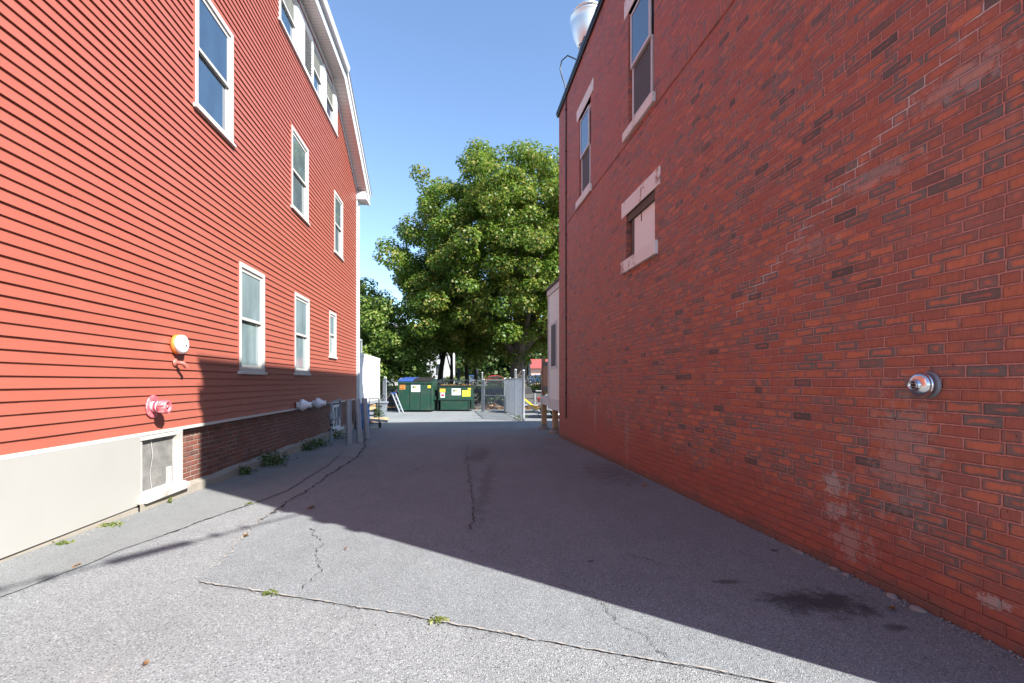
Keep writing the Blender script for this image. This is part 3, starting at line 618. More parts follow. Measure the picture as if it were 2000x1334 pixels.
# ------------------------------------------------------------------ brick building (right)
brk = empty('brick_building', (2.84, 0, 0), aR, 'tall flat roofed red brick building along the right of the alley', 'building')
A0, A1 = 1.46, 12.73
top = lambda t: 8.55 - .0317 * (t - 1.46)
HO = [(9.89,10.78,5.32,7.10), (6.85,7.83,5.37,7.20), (6.82,7.92,3.31,4.04)]
def holed_wall(a0, a1, z0, topf, holes, depth):
    q = MB(); ts = sorted({a0, a1, *[h[0] for h in holes], *[h[1] for h in holes]}); zs = sorted({z0, *[h[2] for h in holes], *[h[3] for h in holes], 99})
    Z = lambda z, t: topf(t) if z == 99 else z
    for a, b in zip(ts[:-1], ts[1:]):
        for c, d in zip(zs[:-1], zs[1:]):
            if any(h[0] <= a and b <= h[1] and h[2] <= c and d <= h[3] for h in holes): continue
            q.add([(a,0,Z(c,a)),(b,0,Z(c,b)),(b,0,Z(d,b)),(a,0,Z(d,a))], [(0,1,2,3)])
    for (a, b, c, d) in holes:
        y = -depth
        q.add([(a,0,c),(a,y,c),(a,y,d),(a,0,d)], [(0,1,2,3)]); q.add([(b,0,c),(b,y,c),(b,y,d),(b,0,d)], [(3,2,1,0)])
        q.add([(a,0,d),(b,0,d),(b,y,d),(a,y,d)], [(0,1,2,3)]); q.add([(a,0,c),(b,0,c),(b,y,c),(a,y,c)], [(3,2,1,0)])
    return q
q = holed_wall(A0, A1, -.6, top, HO, .13)
q.add([(A1,0,-.6),(A1,-11,-.6),(A1,-11,top(A1)),(A1,0,top(A1))], [(0,1,2,3)]); q.add([(A0,0,-.6),(A0,-11,-.6),(A0,-11,top(A0)),(A0,0,top(A0))], [(3,2,1,0)]); q.add([(A0,-11,-.6),(A1,-11,-.6),(A1,-11,top(A1)),(A0,-11,top(A0))], [(0,1,2,3)])
q.build('wall', M['brick_right'], brk)
q = MB(); q.add([(A0,-.3,top(A0)-.25),(A1,-.3,top(A1)-.25),(A1,-11,top(A1)-.25),(A0,-11,top(A0)-.25)], [(0,1,2,3)]); q.build('roof', M['shingle'], brk)
def strip(q, ta, tb, y0, y1, za, zb, ha):
    q.add([(ta,y0,za),(tb,y0,zb),(tb,y1,zb),(ta,y1,za),(ta,y0,za+ha),(tb,y0,zb+ha),(tb,y1,zb+ha),(ta,y1,za+ha)], [(0,3,2,1),(4,5,6,7),(0,1,5,4),(1,2,6,5),(2,3,7,6),(3,0,4,7)])
q = MB(); strip(q, A0-.05, A1+.06, -.32, .05, top(A0)+.001, top(A1)+.001, .06); strip(q, A0-.06, A1+.07, -.10, .065, top(A0)+.062, top(A1)+.062, .07); q.build('coping', M['blackmetal'], brk, .006)
q = MB(); q.box(A0, A1, -.02, .010, 5.168, 5.182); q.build('ledge', M['brick_right'], brk)
# corbels and sign band of the street front (they step the shadow's edge)
q = MB()
for z, h, d in ((4.20,.16,.07), (4.62,.20,.09), (5.20,.18,.08), (8.1,.25,.10)): q.box(A0-d, A0+.001, -10.9, -.001, z, z+h)
q.build('cornice', M['stone'], brk)
def lintel(a, b, c, d, m, proud=.010, nm='lintel', par=None):
    q = MB(); q.box(a, b, -.11, proud, c, d); return q.build(nm, m, par or brk, .006)
for (h, ln, sl) in ((HO[0], (9.70,10.95,7.10,7.34), (9.82,10.92,5.17,5.32)), (HO[1], (6.68,7.99,7.20,7.49), (6.80,7.99,5.235,5.37))):
    wo = dh_window(brk, 1, h[0], h[1], h[2], h[3], 'glass_blue', 'screen', 'vinyl', .10, -.062, .20, False, .5, False, M['whitetrim'])
    lintel(*ln, M['stone'], .012, 'lintel', wo); lintel(*sl, M['stone'], .045, 'sill', wo)
wb = MB(); wb.box(6.82, 7.92, -.13, -.085, 3.31, 4.04); wb.box(6.82, 7.92, -.084, -.02, 3.925, 4.04); wb.box(7.72, 7.80, -.084, -.05, 3.31, 3.925); wbo = wb.build('blocked_window', M['darkgap'], brk); wbo['label'] = 'boarded up small window with rusty stone lintel and sill'
q = MB(); q.box(6.83, 7.71, -.084, -.055, 3.325, 3.92); q.build('board', M['boardwhite'], wbo, .003)
q = MB(); q.tube([(7.42,-.05,3.92),(7.42,-.05,3.79)], .006, 5); q.build('wire', M['blackmetal'], wbo)
lintel(6.64, 8.11, 4.04, 4.28, M['ruststone'], .014, 'lintel', wbo); lintel(6.72, 8.05, 3.12, 3.31, M['ruststone'], .05, 'sill', wbo)
# conduit down the far corner
cd = MB(); cd.tube([WR(11.9,.02,.50), WR(11.9,.02,2.0), WR(11.92,.02,4.0), WR(11.9,.02,8.2), WR(11.9,.04,8.50), WR(11.95,.11,8.75), WR(12.0,.14,8.95), WR(12.0,.10,9.15), WR(11.9,-.02,9.22), WR(11.7,-.2,9.0), WR(11.5,-.5,8.4)], .0155, 8)
for z in (1.1, 1.9, 2.9, 3.9, 4.9, 5.9, 6.9, 7.9): p = WR(11.9,.022,z); cd.lathe([(.026,0),(.026,.035)], p, (0,0,1), 8)
tag(cd.build('cable', M['blackmetal']), 'thin black cable running down the far corner of the brick wall', 'cable')
# chrome vent on the wall
o = empty('wall_vent', WR(2.93, 0, 1.362), 0, 'polished steel exhaust vent sticking out of the brick wall', 'vent')
q = MB(); q.lathe([(0,.0),(.078,0),(.080,.006),(.072,.014),(.070,.02)], (0,0,0), nR, 36); q.build('collar', M['galvdull'], o)
q = MB(); q.lathe([(.070,.016),(.072,.02),(.073,.045),(.0755,.047),(.0755,.053),(.072,.056),(.071,.062),(.069,.070),(.062,.080),(.048,.087),(.034,.089)], (0,0,0), nR, 40); q.build('body', M['chrome'], o)
q = MB(); q.lathe([(.034,.087),(.033,.093),(.028,.095),(.026,.112),(.0275,.114),(.0245,.114),(.0235,.098),(0,.098)], (0,0,0), nR, 32); q.build('nozzle', M['chrome'], o)
q = MB(); q.lathe([(0,.0985),(.0233,.0985)], (0,0,0), nR, 24); q.build('opening', M['blackmetal'], o)
q = MB(); dR = WR(1,0,0) - WR(0,0,0)
for z in (-.008, .008): q.bar(nR*.109 + Vector((0,0,z)) - dR*.022, nR*.109 + Vector((0,0,z)) + dR*.022, .004, .003)
q.build('grille', M['chrome'], o)
# roof exhaust fan
o = empty('roof_fan', (1.86, 12.05, 8.15), 0, 'silver bowl shaped exhaust fan on the flat roof of the brick building', 'fan')
q = MB(); q.lathe([(.24,1.45),(.27,1.50),(.36,1.70),(.415,1.95),(.425,2.12),(.435,2.13),(.435,2.16),(.425,2.17),(.40,2.17),(.37,2.05),(.30,1.7)], (0,0,0), (0,0,1), 40); q.build('bowl', M['alum'], o)
q = MB(); q.lathe([(0,2.42),(.15,2.41),(.30,2.37),(.36,2.30),(.36,2.27),(.30,2.25),(.18,2.22),(0,2.22)], (0,0,0), (0,0,1), 36); q.build('cap', M['alum'], o)
q = MB(); q.lathe([(.26,0),(.26,.5),(.21,.6),(.21,1.5)], (0,0,0), (0,0,1), 24); q.box(-.32,.32,-.32,.32,0,.45); q.build('curb', M['galv'], o)
q = MB(); q.bar((-.30,-.05,1.0),(-.12,-.3,1.5), .03, .03); q.build('bracket', M['blackmetal'], o)
for k in range(3):
    a = k*2.1; q = MB(); q.bar((.25*math.cos(a),.25*math.sin(a),1.6),(.3*math.cos(a),.3*math.sin(a),2.3), .02, .02); q.build('strut', M['galv'], o)

# ------------------------------------------------------------------ beige annex on stilts behind the brick building
an = empty('annex', (2.84, 0, 0), aR, 'narrow beige clapboard annex raised on timber posts behind the brick building', 'annex')
q = MB(); z = .90; yo = -.12
while z < 3.88:
    q.add([(12.76,yo+.014,z),(14.58,yo+.014,z),(14.58,yo+.002,z+.1),(12.76,yo+.002,z+.1)], [(0,1,2,3)]); q.add([(12.76,yo+.014,z),(14.58,yo+.014,z),(14.58,yo,z),(12.76,yo,z)], [(3,2,1,0)]); z += .1
q.box(12.76, 14.58, yo-3, yo, .70, 3.90); q.build('wall', M['lapwhite'], an)
q = MB(); q.box(14.50, 14.62, yo-.1, yo+.03, .62, 3.95); q.box(12.76, 14.64, yo-.02, yo+.05, 3.90, 4.05); q.build('trim', M['whitetrim'], an)
q = MB(); q.box(12.74, 14.60, yo-3.05, yo+.1, 4.05, 4.1); q.build('roof', M['shingle'], an)
q = MB(); q.box(13.46, 14.20, yo-.02, yo+.032, 1.74, 3.06); wo = q.build('window', M['whitetrim'], an)
q = MB(); q.box(13.54, 14.12, yo+.0325, yo+.036, 1.82, 2.98); q.build('pane', M['screen'], wo)
q = MB(); q.box(12.76, 14.60, yo-.02, yo+.022, .60, .90); q.box(14.62, 15.88, yo-.02, yo+.02, .68, .95); q.build('fascia', M['whitetrim'], an)
q = MB(); q.box(12.76, 15.88, yo-1.5, yo-.021, .86, .94); q.build('deck', M['greywood'], an)
q = MB(); q.box(15.72, 15.83, yo-.12, yo-.01, .952, 2.14); q.build('post', M['brownwood'], an)
q = MB(); q.box(14.63, 15.72, yo-.07, yo-.03, 1.87, 2.0); q.build('rail', M['greywood'], an); q = MB(); q.box(14.63, 15.72, yo-.07, yo-.03, 1.10, 1.24); q.build('rail', M['greywood'], an)
q = MB()
for i in range(8): q.box(14.64 + i*.135, 14.64 + i*.135 + .125, yo-.055, yo-.04, 1.24, 1.87)
q.build('screen_board', M['brownwood'], an)
for t in (13.98, 15.62):
    p = WR(t, yo-.05, 0); g = gz(p.x, p.y)
    q = MB(); q.box(t-.075, t+.075, yo-.13, yo+.02, g+.12, .86 if t > 15 else .70); po = q.build('leg', M['lightwood'], an, .004)
    q = MB(); q.lathe([(.20,-.12),(.19,.05),(.15,.09),(0,.10)], (t, yo-.055, g), (0,0,1), 12, sm=False); q.box(t-.078, t+.078, yo-.135, yo+.025, g+.10, g+.17); q.build('footing', M['concrete'], po)

# ------------------------------------------------------------------ white walk-in cooler behind the red house
ck = empty('walk_in_cooler', WL(16.98, 0, 0), aL, 'white walk in cooler box raised on a timber platform behind the red house', 'cooler')
q = MB(); q.box(.0, 4.9, 0, 2.6, .62, 2.40); q.build('box', M['whitebox'], ck, .012)
q = MB(); q.box(-.01, 4.93, -.012, 2.62, 2.30, 2.42); q.build('cap', M['whitebox'], ck, .006)
q = MB(); q.box(-.05, 4.95, -.03, 2.6, .50, .618); q.build('deck', M['galvdull'], ck)
for t in (.5, 2.4, 4.5):
    q = MB(); q.box(t-.08, t+.08, .05, .2, -.3, .50); q.build('leg', M['greywood'], ck)
q = MB(); q.box(.4, 3.6, -.03, .02, .28, .45); q.build('skirt_board', M['lightwood'], ck)
cu = empty('condenser_unit', WL(17.3, -.25, 2.425), aL, 'grey condenser unit on top of the white cooler', 'condenser')
q = MB(); q.box(0, 1.9, .0, .9, .52, .60); q.box(0, .06, 0, .06, 0, .52); q.box(.85, .93, 0, .06, 0, .52); q.box(1.84, 1.9, 0, .06, 0, .52); q.box(0, .06, .84, .9, 0, .52); q.box(1.84, 1.9, .84, .9, 0, .52); q.build('frame', M['condenser'], cu)
q = MB(); q.box(.06, .85, .02, .05, .02, .52); q.box(.93, 1.84, .02, .05, .02, .52); q.box(1.86, 1.88, .06, .84, .02, .52); q.build('coil', M['fin'], cu)

# ------------------------------------------------------------------ things by the cooler
o = empty('trash_can', (-6.05, 22.7, gz(-6.05, 22.7)), .1, 'grey plastic rolling trash can with a tool stuck in it', 'trash can')
q = MB(); q.prism([(-.20,-.18,0),(.20,-.18,0),(.20,.18,0),(-.20,.18,0)], (0,0,.04))
vs = [(-.21,-.2,.04),(.21,-.2,.04),(.21,.2,.04),(-.21,.2,.04),(-.27,-.25,.62),(.27,-.25,.62),(.27,.25,.62),(-.27,.25,.62)]
q.add(vs, [(0,1,5,4),(1,2,6,5),(2,3,7,6),(3,0,4,7)]); q.box(-.31,.31,-.29,-.25,.60,.68); q.box(-.31,.31,.25,.29,.60,.68); q.box(-.31,-.27,-.25,.25,.60,.68); q.box(.27,.31,-.25,.25,.60,.68); q.build('bin', M['trashgrey'], o, .01)
q = MB(); q.box(-.10,.10,-.262,-.24,.45,.50); q.build('handle', M['blackmetal'], o)
o = empty('squeegee', (-6.10, 22.55, gz(-6.1, 22.5)), 0, 'yellow handled tool leaning out of the grey trash can', 'tool')
q = MB(); q.tube([(.05,.02,.3),(-.34,.1,1.28)], .022, 8); q.build('shaft', M['yellow'], o); q = MB(); q.tube([(-.34,.1,1.28),(-.44,.12,1.52)], .024, 8); q.build('grip', M['blackmetal'], o)
o = empty('barrel', (-4.98, 16.35, gz(-4.98, 16.35)), 0, 'blue plastic barrel behind the bollards at the house corner', 'barrel')
q = MB(); q.lathe([(0,0),(.21,0),(.225,.03),(.23,.3),(.24,.32),(.23,.34),(.23,.6),(.24,.62),(.23,.64),(.22,.80),(.19,.84),(0,.84)], (0,0,0), (0,0,1), 28); q.build('drum', M['bluebin'], o)
o = empty('hand_truck', (-4.66, 16.6, gz(-4.66, 16.6)), .2, 'black hand truck standing beside the blue barrel', 'hand truck')
q = MB()
for x in (-.16, .16): q.tube([(x,0,.02),(x,.03,1.0)], .016, 8)
for z in (.15, .45, .75, 1.0): q.tube([(-.16,.01,z),(.16,.01,z)], .014, 8)
q.build('frame', M['blackmetal'], o)
q = MB(); q.box(-.18,.18,-.22,0,.0,.02); q.build('toe_plate', M['blackmetal'], o)
for x in (-.2, .2): q = MB(); q.lathe([(.0,-.025),(.10,-.025),(.10,.025),(0,.025)], (x,.1,.10), (1,0,0), 18); q.build('wheel', M['rubber'], o)
for i, (x, y, rz, ln, m_, lab) in enumerate([(-5.2,18.3,.4,1.1,'oldwhite','pale paint chipped plank lying under the cooler platform'), (-5.35,19.3,1.2,.8,'brownwood','brown plank end lying on the ground below the cooler'), (-5.55,20.2,.2,.9,'lightwood','light timber offcut beside the weed under the cooler')]):
    q = MB(); q.box(-ln/2, ln/2, -.07, .07, 0, .09); tag(q.build('timber', M[m_], None, .006, (x, y, gz(x, y)+.02 + .10*(i == 0)), (0, .12 * (i == 0), rz)), lab, 'timber', 'timber scraps under the cooler')
# step ladder leaning on the first dumpster
o = empty('ladder', (-6.0, 25.3, gz(-6, 25.3)), 0, 'aluminium ladder with blue end caps leaning beside the dumpster with the blue lid', 'ladder')
rail = lambda dx: [(.36+dx, -.15, 0), (-.12+dx, .15, 1.0)]
for dx in (-.10, .08):
    q = MB(); q.bar(*rail(dx), .07, .045); q.build('rail', M['gasgrey'], o)
for k in range(1, 5):
    f = k / 5; q = MB(); q.bar((.36-.48*f-.10, -.15+.3*f, f), (.36-.48*f+.08, -.15+.3*f, f), .03, .03); q.build('rung', M['galvdull'], o)
q = MB(); q.bar((-.25,.15,1.0),(-.01,.15,1.0), .09, .07); q.build('cap', M['lidblue'], o)

# ------------------------------------------------------------------ dumpsters
def lettering(q, x, z, h, y, m1, m2):
    """W M monogram: W in slot m1, M in slot m2; strokes as thin prisms"""
    def stroke(x0, z0, x1, z1, wd, m): q.prism([(x0,y,z0),(x0+wd,y,z0),(x1+wd,y,z1),(x1,y,z1)], (0,-.004,0), m)
    w = h * .95; wd = h * .26
    for i, (a, b, c, d) in enumerate(((0,1,.18,0),(.18,0,.40,.9),(.40,.9,.58,0),(.58,0,.80,1))): stroke(x+a*w*1.05, z+b*h, x+c*w*1.05, z+d*h, wd, m1)
    x += w * 1.05
    for i, (a, b, c, d) in enumerate(((.0,0,.14,1),(.14,1,.36,.15),(.36,.15,.58,1),(.58,1,.74,0))): stroke(x+a*w*1.05, z+b*h, x+c*w*1.05, z+d*h, wd, m2)
def sticker(par, x0, x1, z0, z1, y, mat, lines=(), ink='ink_dark', nm='sticker'):
    q = MB(); q.box(x0, x1, y, y-.004, z0, z1, 0)
    for (a, b, c, d) in lines: q.box(x0+(x1-x0)*a, x0+(x1-x0)*b, y-.0041, y-.006, z0+(z1-z0)*c, z0+(z1-z0)*d, 1)
    return q.build(nm, [M[mat], M[ink]], par)
def logo(par, x0, x1, z0, z1, y, nm='sticker'):
    q = MB(); q.box(x0, x1, y, y-.004, z0, z1, 0); h = (z1-z0)*.34; lettering(q, x0+(x1-x0)*.12, z0+(z1-z0)*.52, h, y-.0042, 1, 2)
    for k, a in ((.34,.88), (.18,.8)): q.box(x0+(x1-x0)*.12, x0+(x1-x0)*a, y-.0042, y-.006, z0+(z1-z0)*k, z0+(z1-z0)*(k+.06), 3)
    return q.build(nm, [M['stk_white'], M['ink_green'], M['ink_gold'], M['ink_blue']], par)
gy = gz(-5, 25.8)
d1 = empty('dumpster', (-5.06, 25.75, gy), 0, 'taller green dumpster with a half blue lid, beside the ladder', 'dumpster', 'green dumpsters at the back of the alley')
q = MB(); q.prism([(-.90,0,.10),(-.90,0,1.52),(-.90,.25,1.62),(-.90,1.7,1.75),(-.90,1.7,.10)], (1.80,0,0)); q.build('body', M['green'], d1, .01)
q = MB()
for x in (-.88, -.25, .30, .86): q.box(x-.03, x+.03, -.028, -.001, .14, 1.48)
q.box(-.92,.92,-.05,.0,1.50,1.58); q.box(-.91,.91,-.035,-.001,.10,.15); q.build('rib', M['green'], d1, .006)
q = MB(); q.box(-.99,-.902,.35,1.2,.62,.80); q.build('fork_pocket', M['greendark'], d1, .008)
q = MB(); q.box(.902,.99,.35,1.2,.62,.80); q.build('fork_pocket', M['greendark'], d1, .008)
for (a, b, m_) in ((-.90,-.12,'lidblue'), (-.10,.80,'lidblack')):
    q = MB(); q.prism([(a,-.04,1.585),(a,.22,1.67),(a,1.72,1.80),(a,1.72,1.85),(a,.20,1.74),(a,-.06,1.64)], (b-a,0,0)); q.build('lid', M[m_], d1, .01)
for x in (-.7, .7): q = MB(); q.lathe([(0,-.04),(.07,-.04),(.07,.04),(0,.04)], (x,.2,.06), (1,0,0), 14); q.build('caster', M['rubber'], d1)
logo(d1, -.22, .26, 1.06, 1.42, -.006); sticker(d1, -.82, -.53, 1.32, 1.42, -.006, 'stk_orange', [(.06,.94,.25,.75)]); sticker(d1, -.82, -.53, 1.19, 1.30, -.006, 'stk_orange', [(.06,.94,.25,.75)]); sticker(d1, .64, .81, 1.26, 1.40, -.006, 'stk_yellow', [(.1,.9,.3,.6)])
d2 = empty('dumpster', (-3.05, 26.35, gy), 0, 'lower green dumpster filled with leaves, with a yellow notice on its front', 'dumpster', 'green dumpsters at the back of the alley')
q = MB(); q.prism([(-.88,0,.62),(-.88,0,1.38),(-.88,1.6,1.38),(-.88,1.6,.62)], (1.76,0,0)); q.prism([(-.78,.03,.08),(-.78,.002,.615),(-.78,1.55,.615),(-.78,1.45,.08)], (1.56,0,0)); q.build('body', M['green'], d2, .01)
q = MB(); q.box(-.90,.90,-.03,-.001,.60,.66); q.box(-.90,.90,-.04,-.001,1.34,1.40); q.box(-.78,-.72,-.02,.0,.1,.6); q.box(.72,.78,-.02,.0,.1,.6); q.build('rib', M['greendark'], d2, .006)
q = MB(); q.box(-.96,-.882,.1,1.0,.12,.60); q.build('fork_pocket', M['greendark'], d2, .008)
q = MB(); q.box(.882,.96,.1,1.0,.12,.60); q.build('fork_pocket', M['greendark'], d2, .008)
logo(d2, -.18, .30, .87, 1.23, -.004); sticker(d2, .38, .82, .80, 1.13, -.004, 'stk_yellow', [(.08,.92,.75,.85),(.08,.92,.5,.6),(.08,.7,.25,.35)], 'stk_orange', 'notice')
sticker(d2, -.82, -.52, 1.02, 1.22, -.004, 'stk_orange', [(.06,.94,.55,.85),(.06,.94,.12,.4)], 'stk_yellow'); sticker(d2, -.78, -.55, .74, 1.0, -.004, 'stk_white', [(.15,.85,.3,.7)], 'taillight'); sticker(d2, .68, .84, 1.15, 1.26, -.004, 'stk_yellow', [(.1,.9,.3,.6)])
def leaf_quads(P, Nn, size, asp=.8, fold=.25):
    """kite-shaped folded leaves at points P with normals Nn -> V, F"""
    n = len(P); Nn = Nn / (np.linalg.norm(Nn, axis=1, keepdims=True) + 1e-9)
    r = rng.normal(size=(n, 3)); u = np.cross(Nn, r); u /= (np.linalg.norm(u, axis=1, keepdims=True) + 1e-9); w = np.cross(Nn, u)
    s = (size * rng.uniform(.6, 1.3, n))[:, None]
    V = np.stack([P - u*s*.5, P + w*s*asp*.5 + Nn*s*fold*rng.uniform(.0,1,(n,1)), P + u*s*.6, P - w*s*asp*.5 + Nn*s*fold*rng.uniform(0,1,(n,1))], 1).reshape(-1, 3)
    return V, np.arange(n*4).reshape(-1, 4)
n = 420; P = np.stack([rng.uniform(-.85,.85,n), rng.uniform(.02,1.5,n), 1.37 + rng.uniform(0,.06,n)], 1); V, F = leaf_quads(P, rng.normal(size=(n,3))*.6 + (0,0,1), .10)
np_mesh('leaf_heap', V, F, M['deadleaf'], d2)['kind'] = 'stuff'

# ------------------------------------------------------------------ chain-link fences
def chain(q, L, h, pitch=.075, r=.0035, z0=.06):
    """diamond mesh in local x/z plane, 3-sided wires"""
    def wire(x0, za, x1, zb):
        d = Vector((x1-x0, 0, zb-za)).normalized(); nx = Vector((-d.z, 0, d.x))
        A = Vector((x0,0,za)); B = Vector((x1,0,zb)); c = [nx*r, -nx*r*.6 + Vector((0,r,0)), -nx*r*.6 - Vector((0,r,0))]
        q.add([A+k for k in c] + [B+k for k in c], [(0,1,4,3),(1,2,5,4),(2,0,3,5)])
    k = -h
    while k < L:
        a = max(0, k); b = min(L, k + h)
        if b - a > .02:
            wire(a, z0 + (a-k), b, z0 + (b-k)); wire(a, z0 + h - (a-k), b, z0 + h - (b-k))
        k += pitch
def fence(name, a, b, h, posts, label, pitch=.075, r=.0035, rails=(1,), cat='fence', prad=.03, ptop=.05, brace=False, mat='galv'):
    a = Vector((*a, gz(*a))); b = Vector((*b, gz(*b))); L = (b.xy - a.xy).length; rz = math.atan2(b.y-a.y, b.x-a.x)
    o = empty(name, a, rz, label, cat)
    q = MB(); chain(q, L, h - .08, pitch, r); q.build('mesh', M[mat], o)
    for f, pt, pr in posts:
        q = MB(); q.lathe([(pr,-.05),(pr,h+pt),(pr*1.15,h+pt+.005),(pr*1.1,h+pt+.03),(pr*.5,h+pt+.055),(0,h+pt+.06)], (L*f, .04, 0), (0,0,1), 14); q.build('post', M['galv'], o)
    q = MB()
    for k in rails:
        q = MB(); q.tube([(0,.02,h*k),(L,.02,h*k)], .021, 8); q.build('rail', M['galv'], o)
    if brace: q = MB(); q.tube([(.05,.02,.1),(L*.95,.02,h*.52)], .014, 6); q.build('brace', M['galv'], o)
    return o
fence('chain_link_fence', (-7.7,28.1), (-1.75,28.0), 1.68, [(0,.05,.03),(.36,.05,.03),(.63,.1,.035)], 'low chain link fence running behind the green dumpsters', .08, .0022, mat='galvdull')
fence('chain_link_gate', (-1.62,26.3), (-.42,25.35), 1.68, [(0,.38,.045),(.08,.02,.03),(1,.05,.03)], 'open chain link gate leaf with a diagonal brace, right of the dumpsters', .075, .0032, (1,.52,.05), 'gate', brace=True)
fence('chain_link_fence', (-.38,25.25), (.42,19.75), 1.72, [(0,.03,.03),(.30,.03,.03),(.62,.38,.05),(1,.30,.055)], 'tall chain link fence panel running toward the camera beside the annex', .07, .0038, (1,.05))
fence('chain_link_gate', (-7.15,27.2), (-6.5,25.2), 1.72, [(0,.22,.035),(.45,.1,.03),(1,.05,.035)], 'half hidden chain link gate between the white cooler and the ladder', .055, .0040, (1,.5,.05), 'gate')
# slats woven in the half hidden gate
q = MB(); g0 = Vector((-7.15,27.2)); g1 = Vector((-6.5,25.2))
for k in range(22):
    p = g0 + (g1-g0) * ((k+.5)/22) ; q.bar((p.x+.03, p.y, gz(p.x,p.y)+.1), (p.x+.03, p.y, gz(p.x,p.y)+1.66), .075, .006)
tag(q.build('privacy_slats', M['galvdull']), 'grey privacy slats standing behind the gate by the white cooler', 'slats')

# ------------------------------------------------------------------ trailer, tractor and cars in the right-hand yard
def car(name, body, loc, rz, label, cat='car', group=None):
    o = empty(name, loc, rz, label, cat, group); L = 4.4; W = 1.75
    prof = [(-2.2,.42),(-2.22,.62),(-2.16,.86),(-2.02,.98),(-1.55,1.02),(-1.05,1.38),(-.6,1.46),(.2,1.46),(.62,1.36),(1.05,1.02),(1.7,.92),(2.1,.78),(2.2,.6),(2.18,.36),(1.72,.30),(1.0,.28),(-.95,.28),(-1.75,.32)]
    nseg = len(prof); q = MB(); rows = []
    for yy, inset in ((-W/2, .10), (-W/2+.06, .0), (W/2-.06, .0), (W/2, .10)):
        r = []
        for (x, z) in prof:
            tum = .16 * max(0, (z - .95) / .5) ; r.append((x * (1 - inset*.15), yy - math.copysign(tum, yy), z - inset * .3 * (z > 1)))
        rows.append(r)
    vs = [p for r in rows for p in r]; fs = [(i*nseg+k, i*nseg+(k+1)%nseg, (i+1)*nseg+(k+1)%nseg, (i+1)*nseg+k) for i in range(3) for k in range(nseg)] + [tuple(range(nseg))[::-1], tuple(range(3*nseg, 4*nseg))]
    q.add(vs, fs, 0, False); bo = q.build('body', body, o, .03)
    for s in (-1, 1):
        yy = s * (W/2 - .02)
        gq = MB(); gq.add([(-1.35,yy+s*.018,1.02),(-.15,yy+s*.018,1.02),(-.15,yy-s*.12,1.36),(-.92,yy-s*.12,1.34)], [(0,1,2,3)]); gq.add([(-.08,yy+s*.018,1.02),(.92,yy+s*.018,1.02),(.52,yy-s*.12,1.33),(-.08,yy-s*.12,1.36)], [(0,1,2,3)]); gq.build('window', M['carglass'], o)
        lq = MB(); lq.box(-2.24,-2.02,s*.58,s*.86,.66,.88); lq.build('tail_light', M['taillight'], o, .02)
        for x in (-1.38, 1.38):
            wq = MB(); wq.lathe([(.20,-.09),(.30,-.10),(.325,-.07),(.325,.07),(.30,.10),(.20,.09)], (x, s*(W/2-.09), .325), (0,1,0), 28); wo = wq.build('wheel', M['rubber'], o)
            rq = MB(); rq.lathe([(0,s*.075),(.05,s*.09),(.07,s*.07),(.19,s*.085),(.205,s*.105),(.215,s*.09)], (x, s*(W/2-.09), .325), (0,1,0), 28)
            for k in range(6):
                a = k*math.pi/3; rq.bar((x+.05*math.cos(a), s*(W/2+.0), .325+.05*math.sin(a)), (x+.195*math.cos(a), s*(W/2+.005), .325+.195*math.sin(a)), .03, .05)
            rq.build('rim', M['alum'], wo)
    bq = MB(); bq.add([(-1.50,-.66,1.045),(-1.50,.66,1.045),(-1.08,.58,1.375),(-1.08,-.58,1.375)], [(0,1,2,3)]); bq.build('rear_window', M['carglass'], o)
    pq = MB(); pq.box(-2.235,-2.2,-.25,.25,.55,.68); pq.build('number_plate', M['stk_white'], o)
    return o
car('parked_car', M['silver'], (3.45, 21.9, gz(3.3,21.9)), .05, 'silver car parked behind the timber posts of the annex')
car('parked_car', M['bluecar'], (4.0, 74, gz(2.9,51)+.05), 0, 'blue car on the far street, right of the big tree trunk', group='cars on the far street')
car('parked_car', M['bluecar'], (-6.6, 76, gz(-4.6,52)+.05), math.pi, 'blue car on the far street, seen between the young tree trunks', group='cars on the far street')
car('parked_car', M['redcar'], (-2.9, 78, gz(-.9,57)+.05), math.pi, 'red car on the far street, left of the big tree trunk', group='cars on the far street')
tx, ty = .95, 24.6; o = empty('utility_trailer', (tx, ty, gz(tx, ty)), .08, 'weathered timber sided utility trailer behind the fence panel', 'trailer')
q = MB(); q.box(-.9, 1.0, 0, 2.2, .40, .48); q.bar((-.9,-.02,.44),(1.0,-.02,.44), .06, .08); q.build('frame', M['galvdull'], o)
for z in (.50, .76): q = MB(); q.box(-.9, 1.0, -.03, .01, z, z+.22); q.build('side_board', M['greywood'], o)
for x in (-.8, .2, .95): q = MB(); q.box(x-.03, x+.03, -.06, -.031, .4, 1.02); q.build('stake', M['galvdull'], o)
q = MB(); q.lathe([(0,-.08),(.27,-.08),(.29,-.05),(.29,.05),(.27,.08),(0,.08)], (.75,.15,.24), (0,1,0), 20); q.build('wheel', M['rubber'], o)
o = empty('lawn_tractor', (tx-.12, ty+.65, gz(tx, ty)+.49), .3, 'black lawn tractor with an upright steering wheel loaded on the trailer', 'tractor')
q = MB(); q.prism([(-.8,-.3,.15),(-.8,-.3,.55),(-.5,-.3,.72),(0,-.3,.70),(.1,-.3,.45),(.55,-.3,.42),(.6,-.3,.2)], (0,.6,0)); q.build('body', M['rubber'], o, .03)
q = MB(); q.box(.25,.65,-.2,.2,.45,.55); q.box(.58,.68,-.2,.2,.5,.85); q.build('seat', M['blackmetal'], o, .03)
q = MB(); o.scale = (1.2,1.2,1.2); ax = Vector((.35,-.75,.40)).normalized(); c = Vector((.12,-.05,1.02)); x = ax.orthogonal().normalized(); y = ax.cross(x)
q.tube([c + (x*math.cos(k*math.pi/12) + y*math.sin(k*math.pi/12))*.21 for k in range(25)], .022, 6); q.tube([c, c - ax*.4], .02, 6)
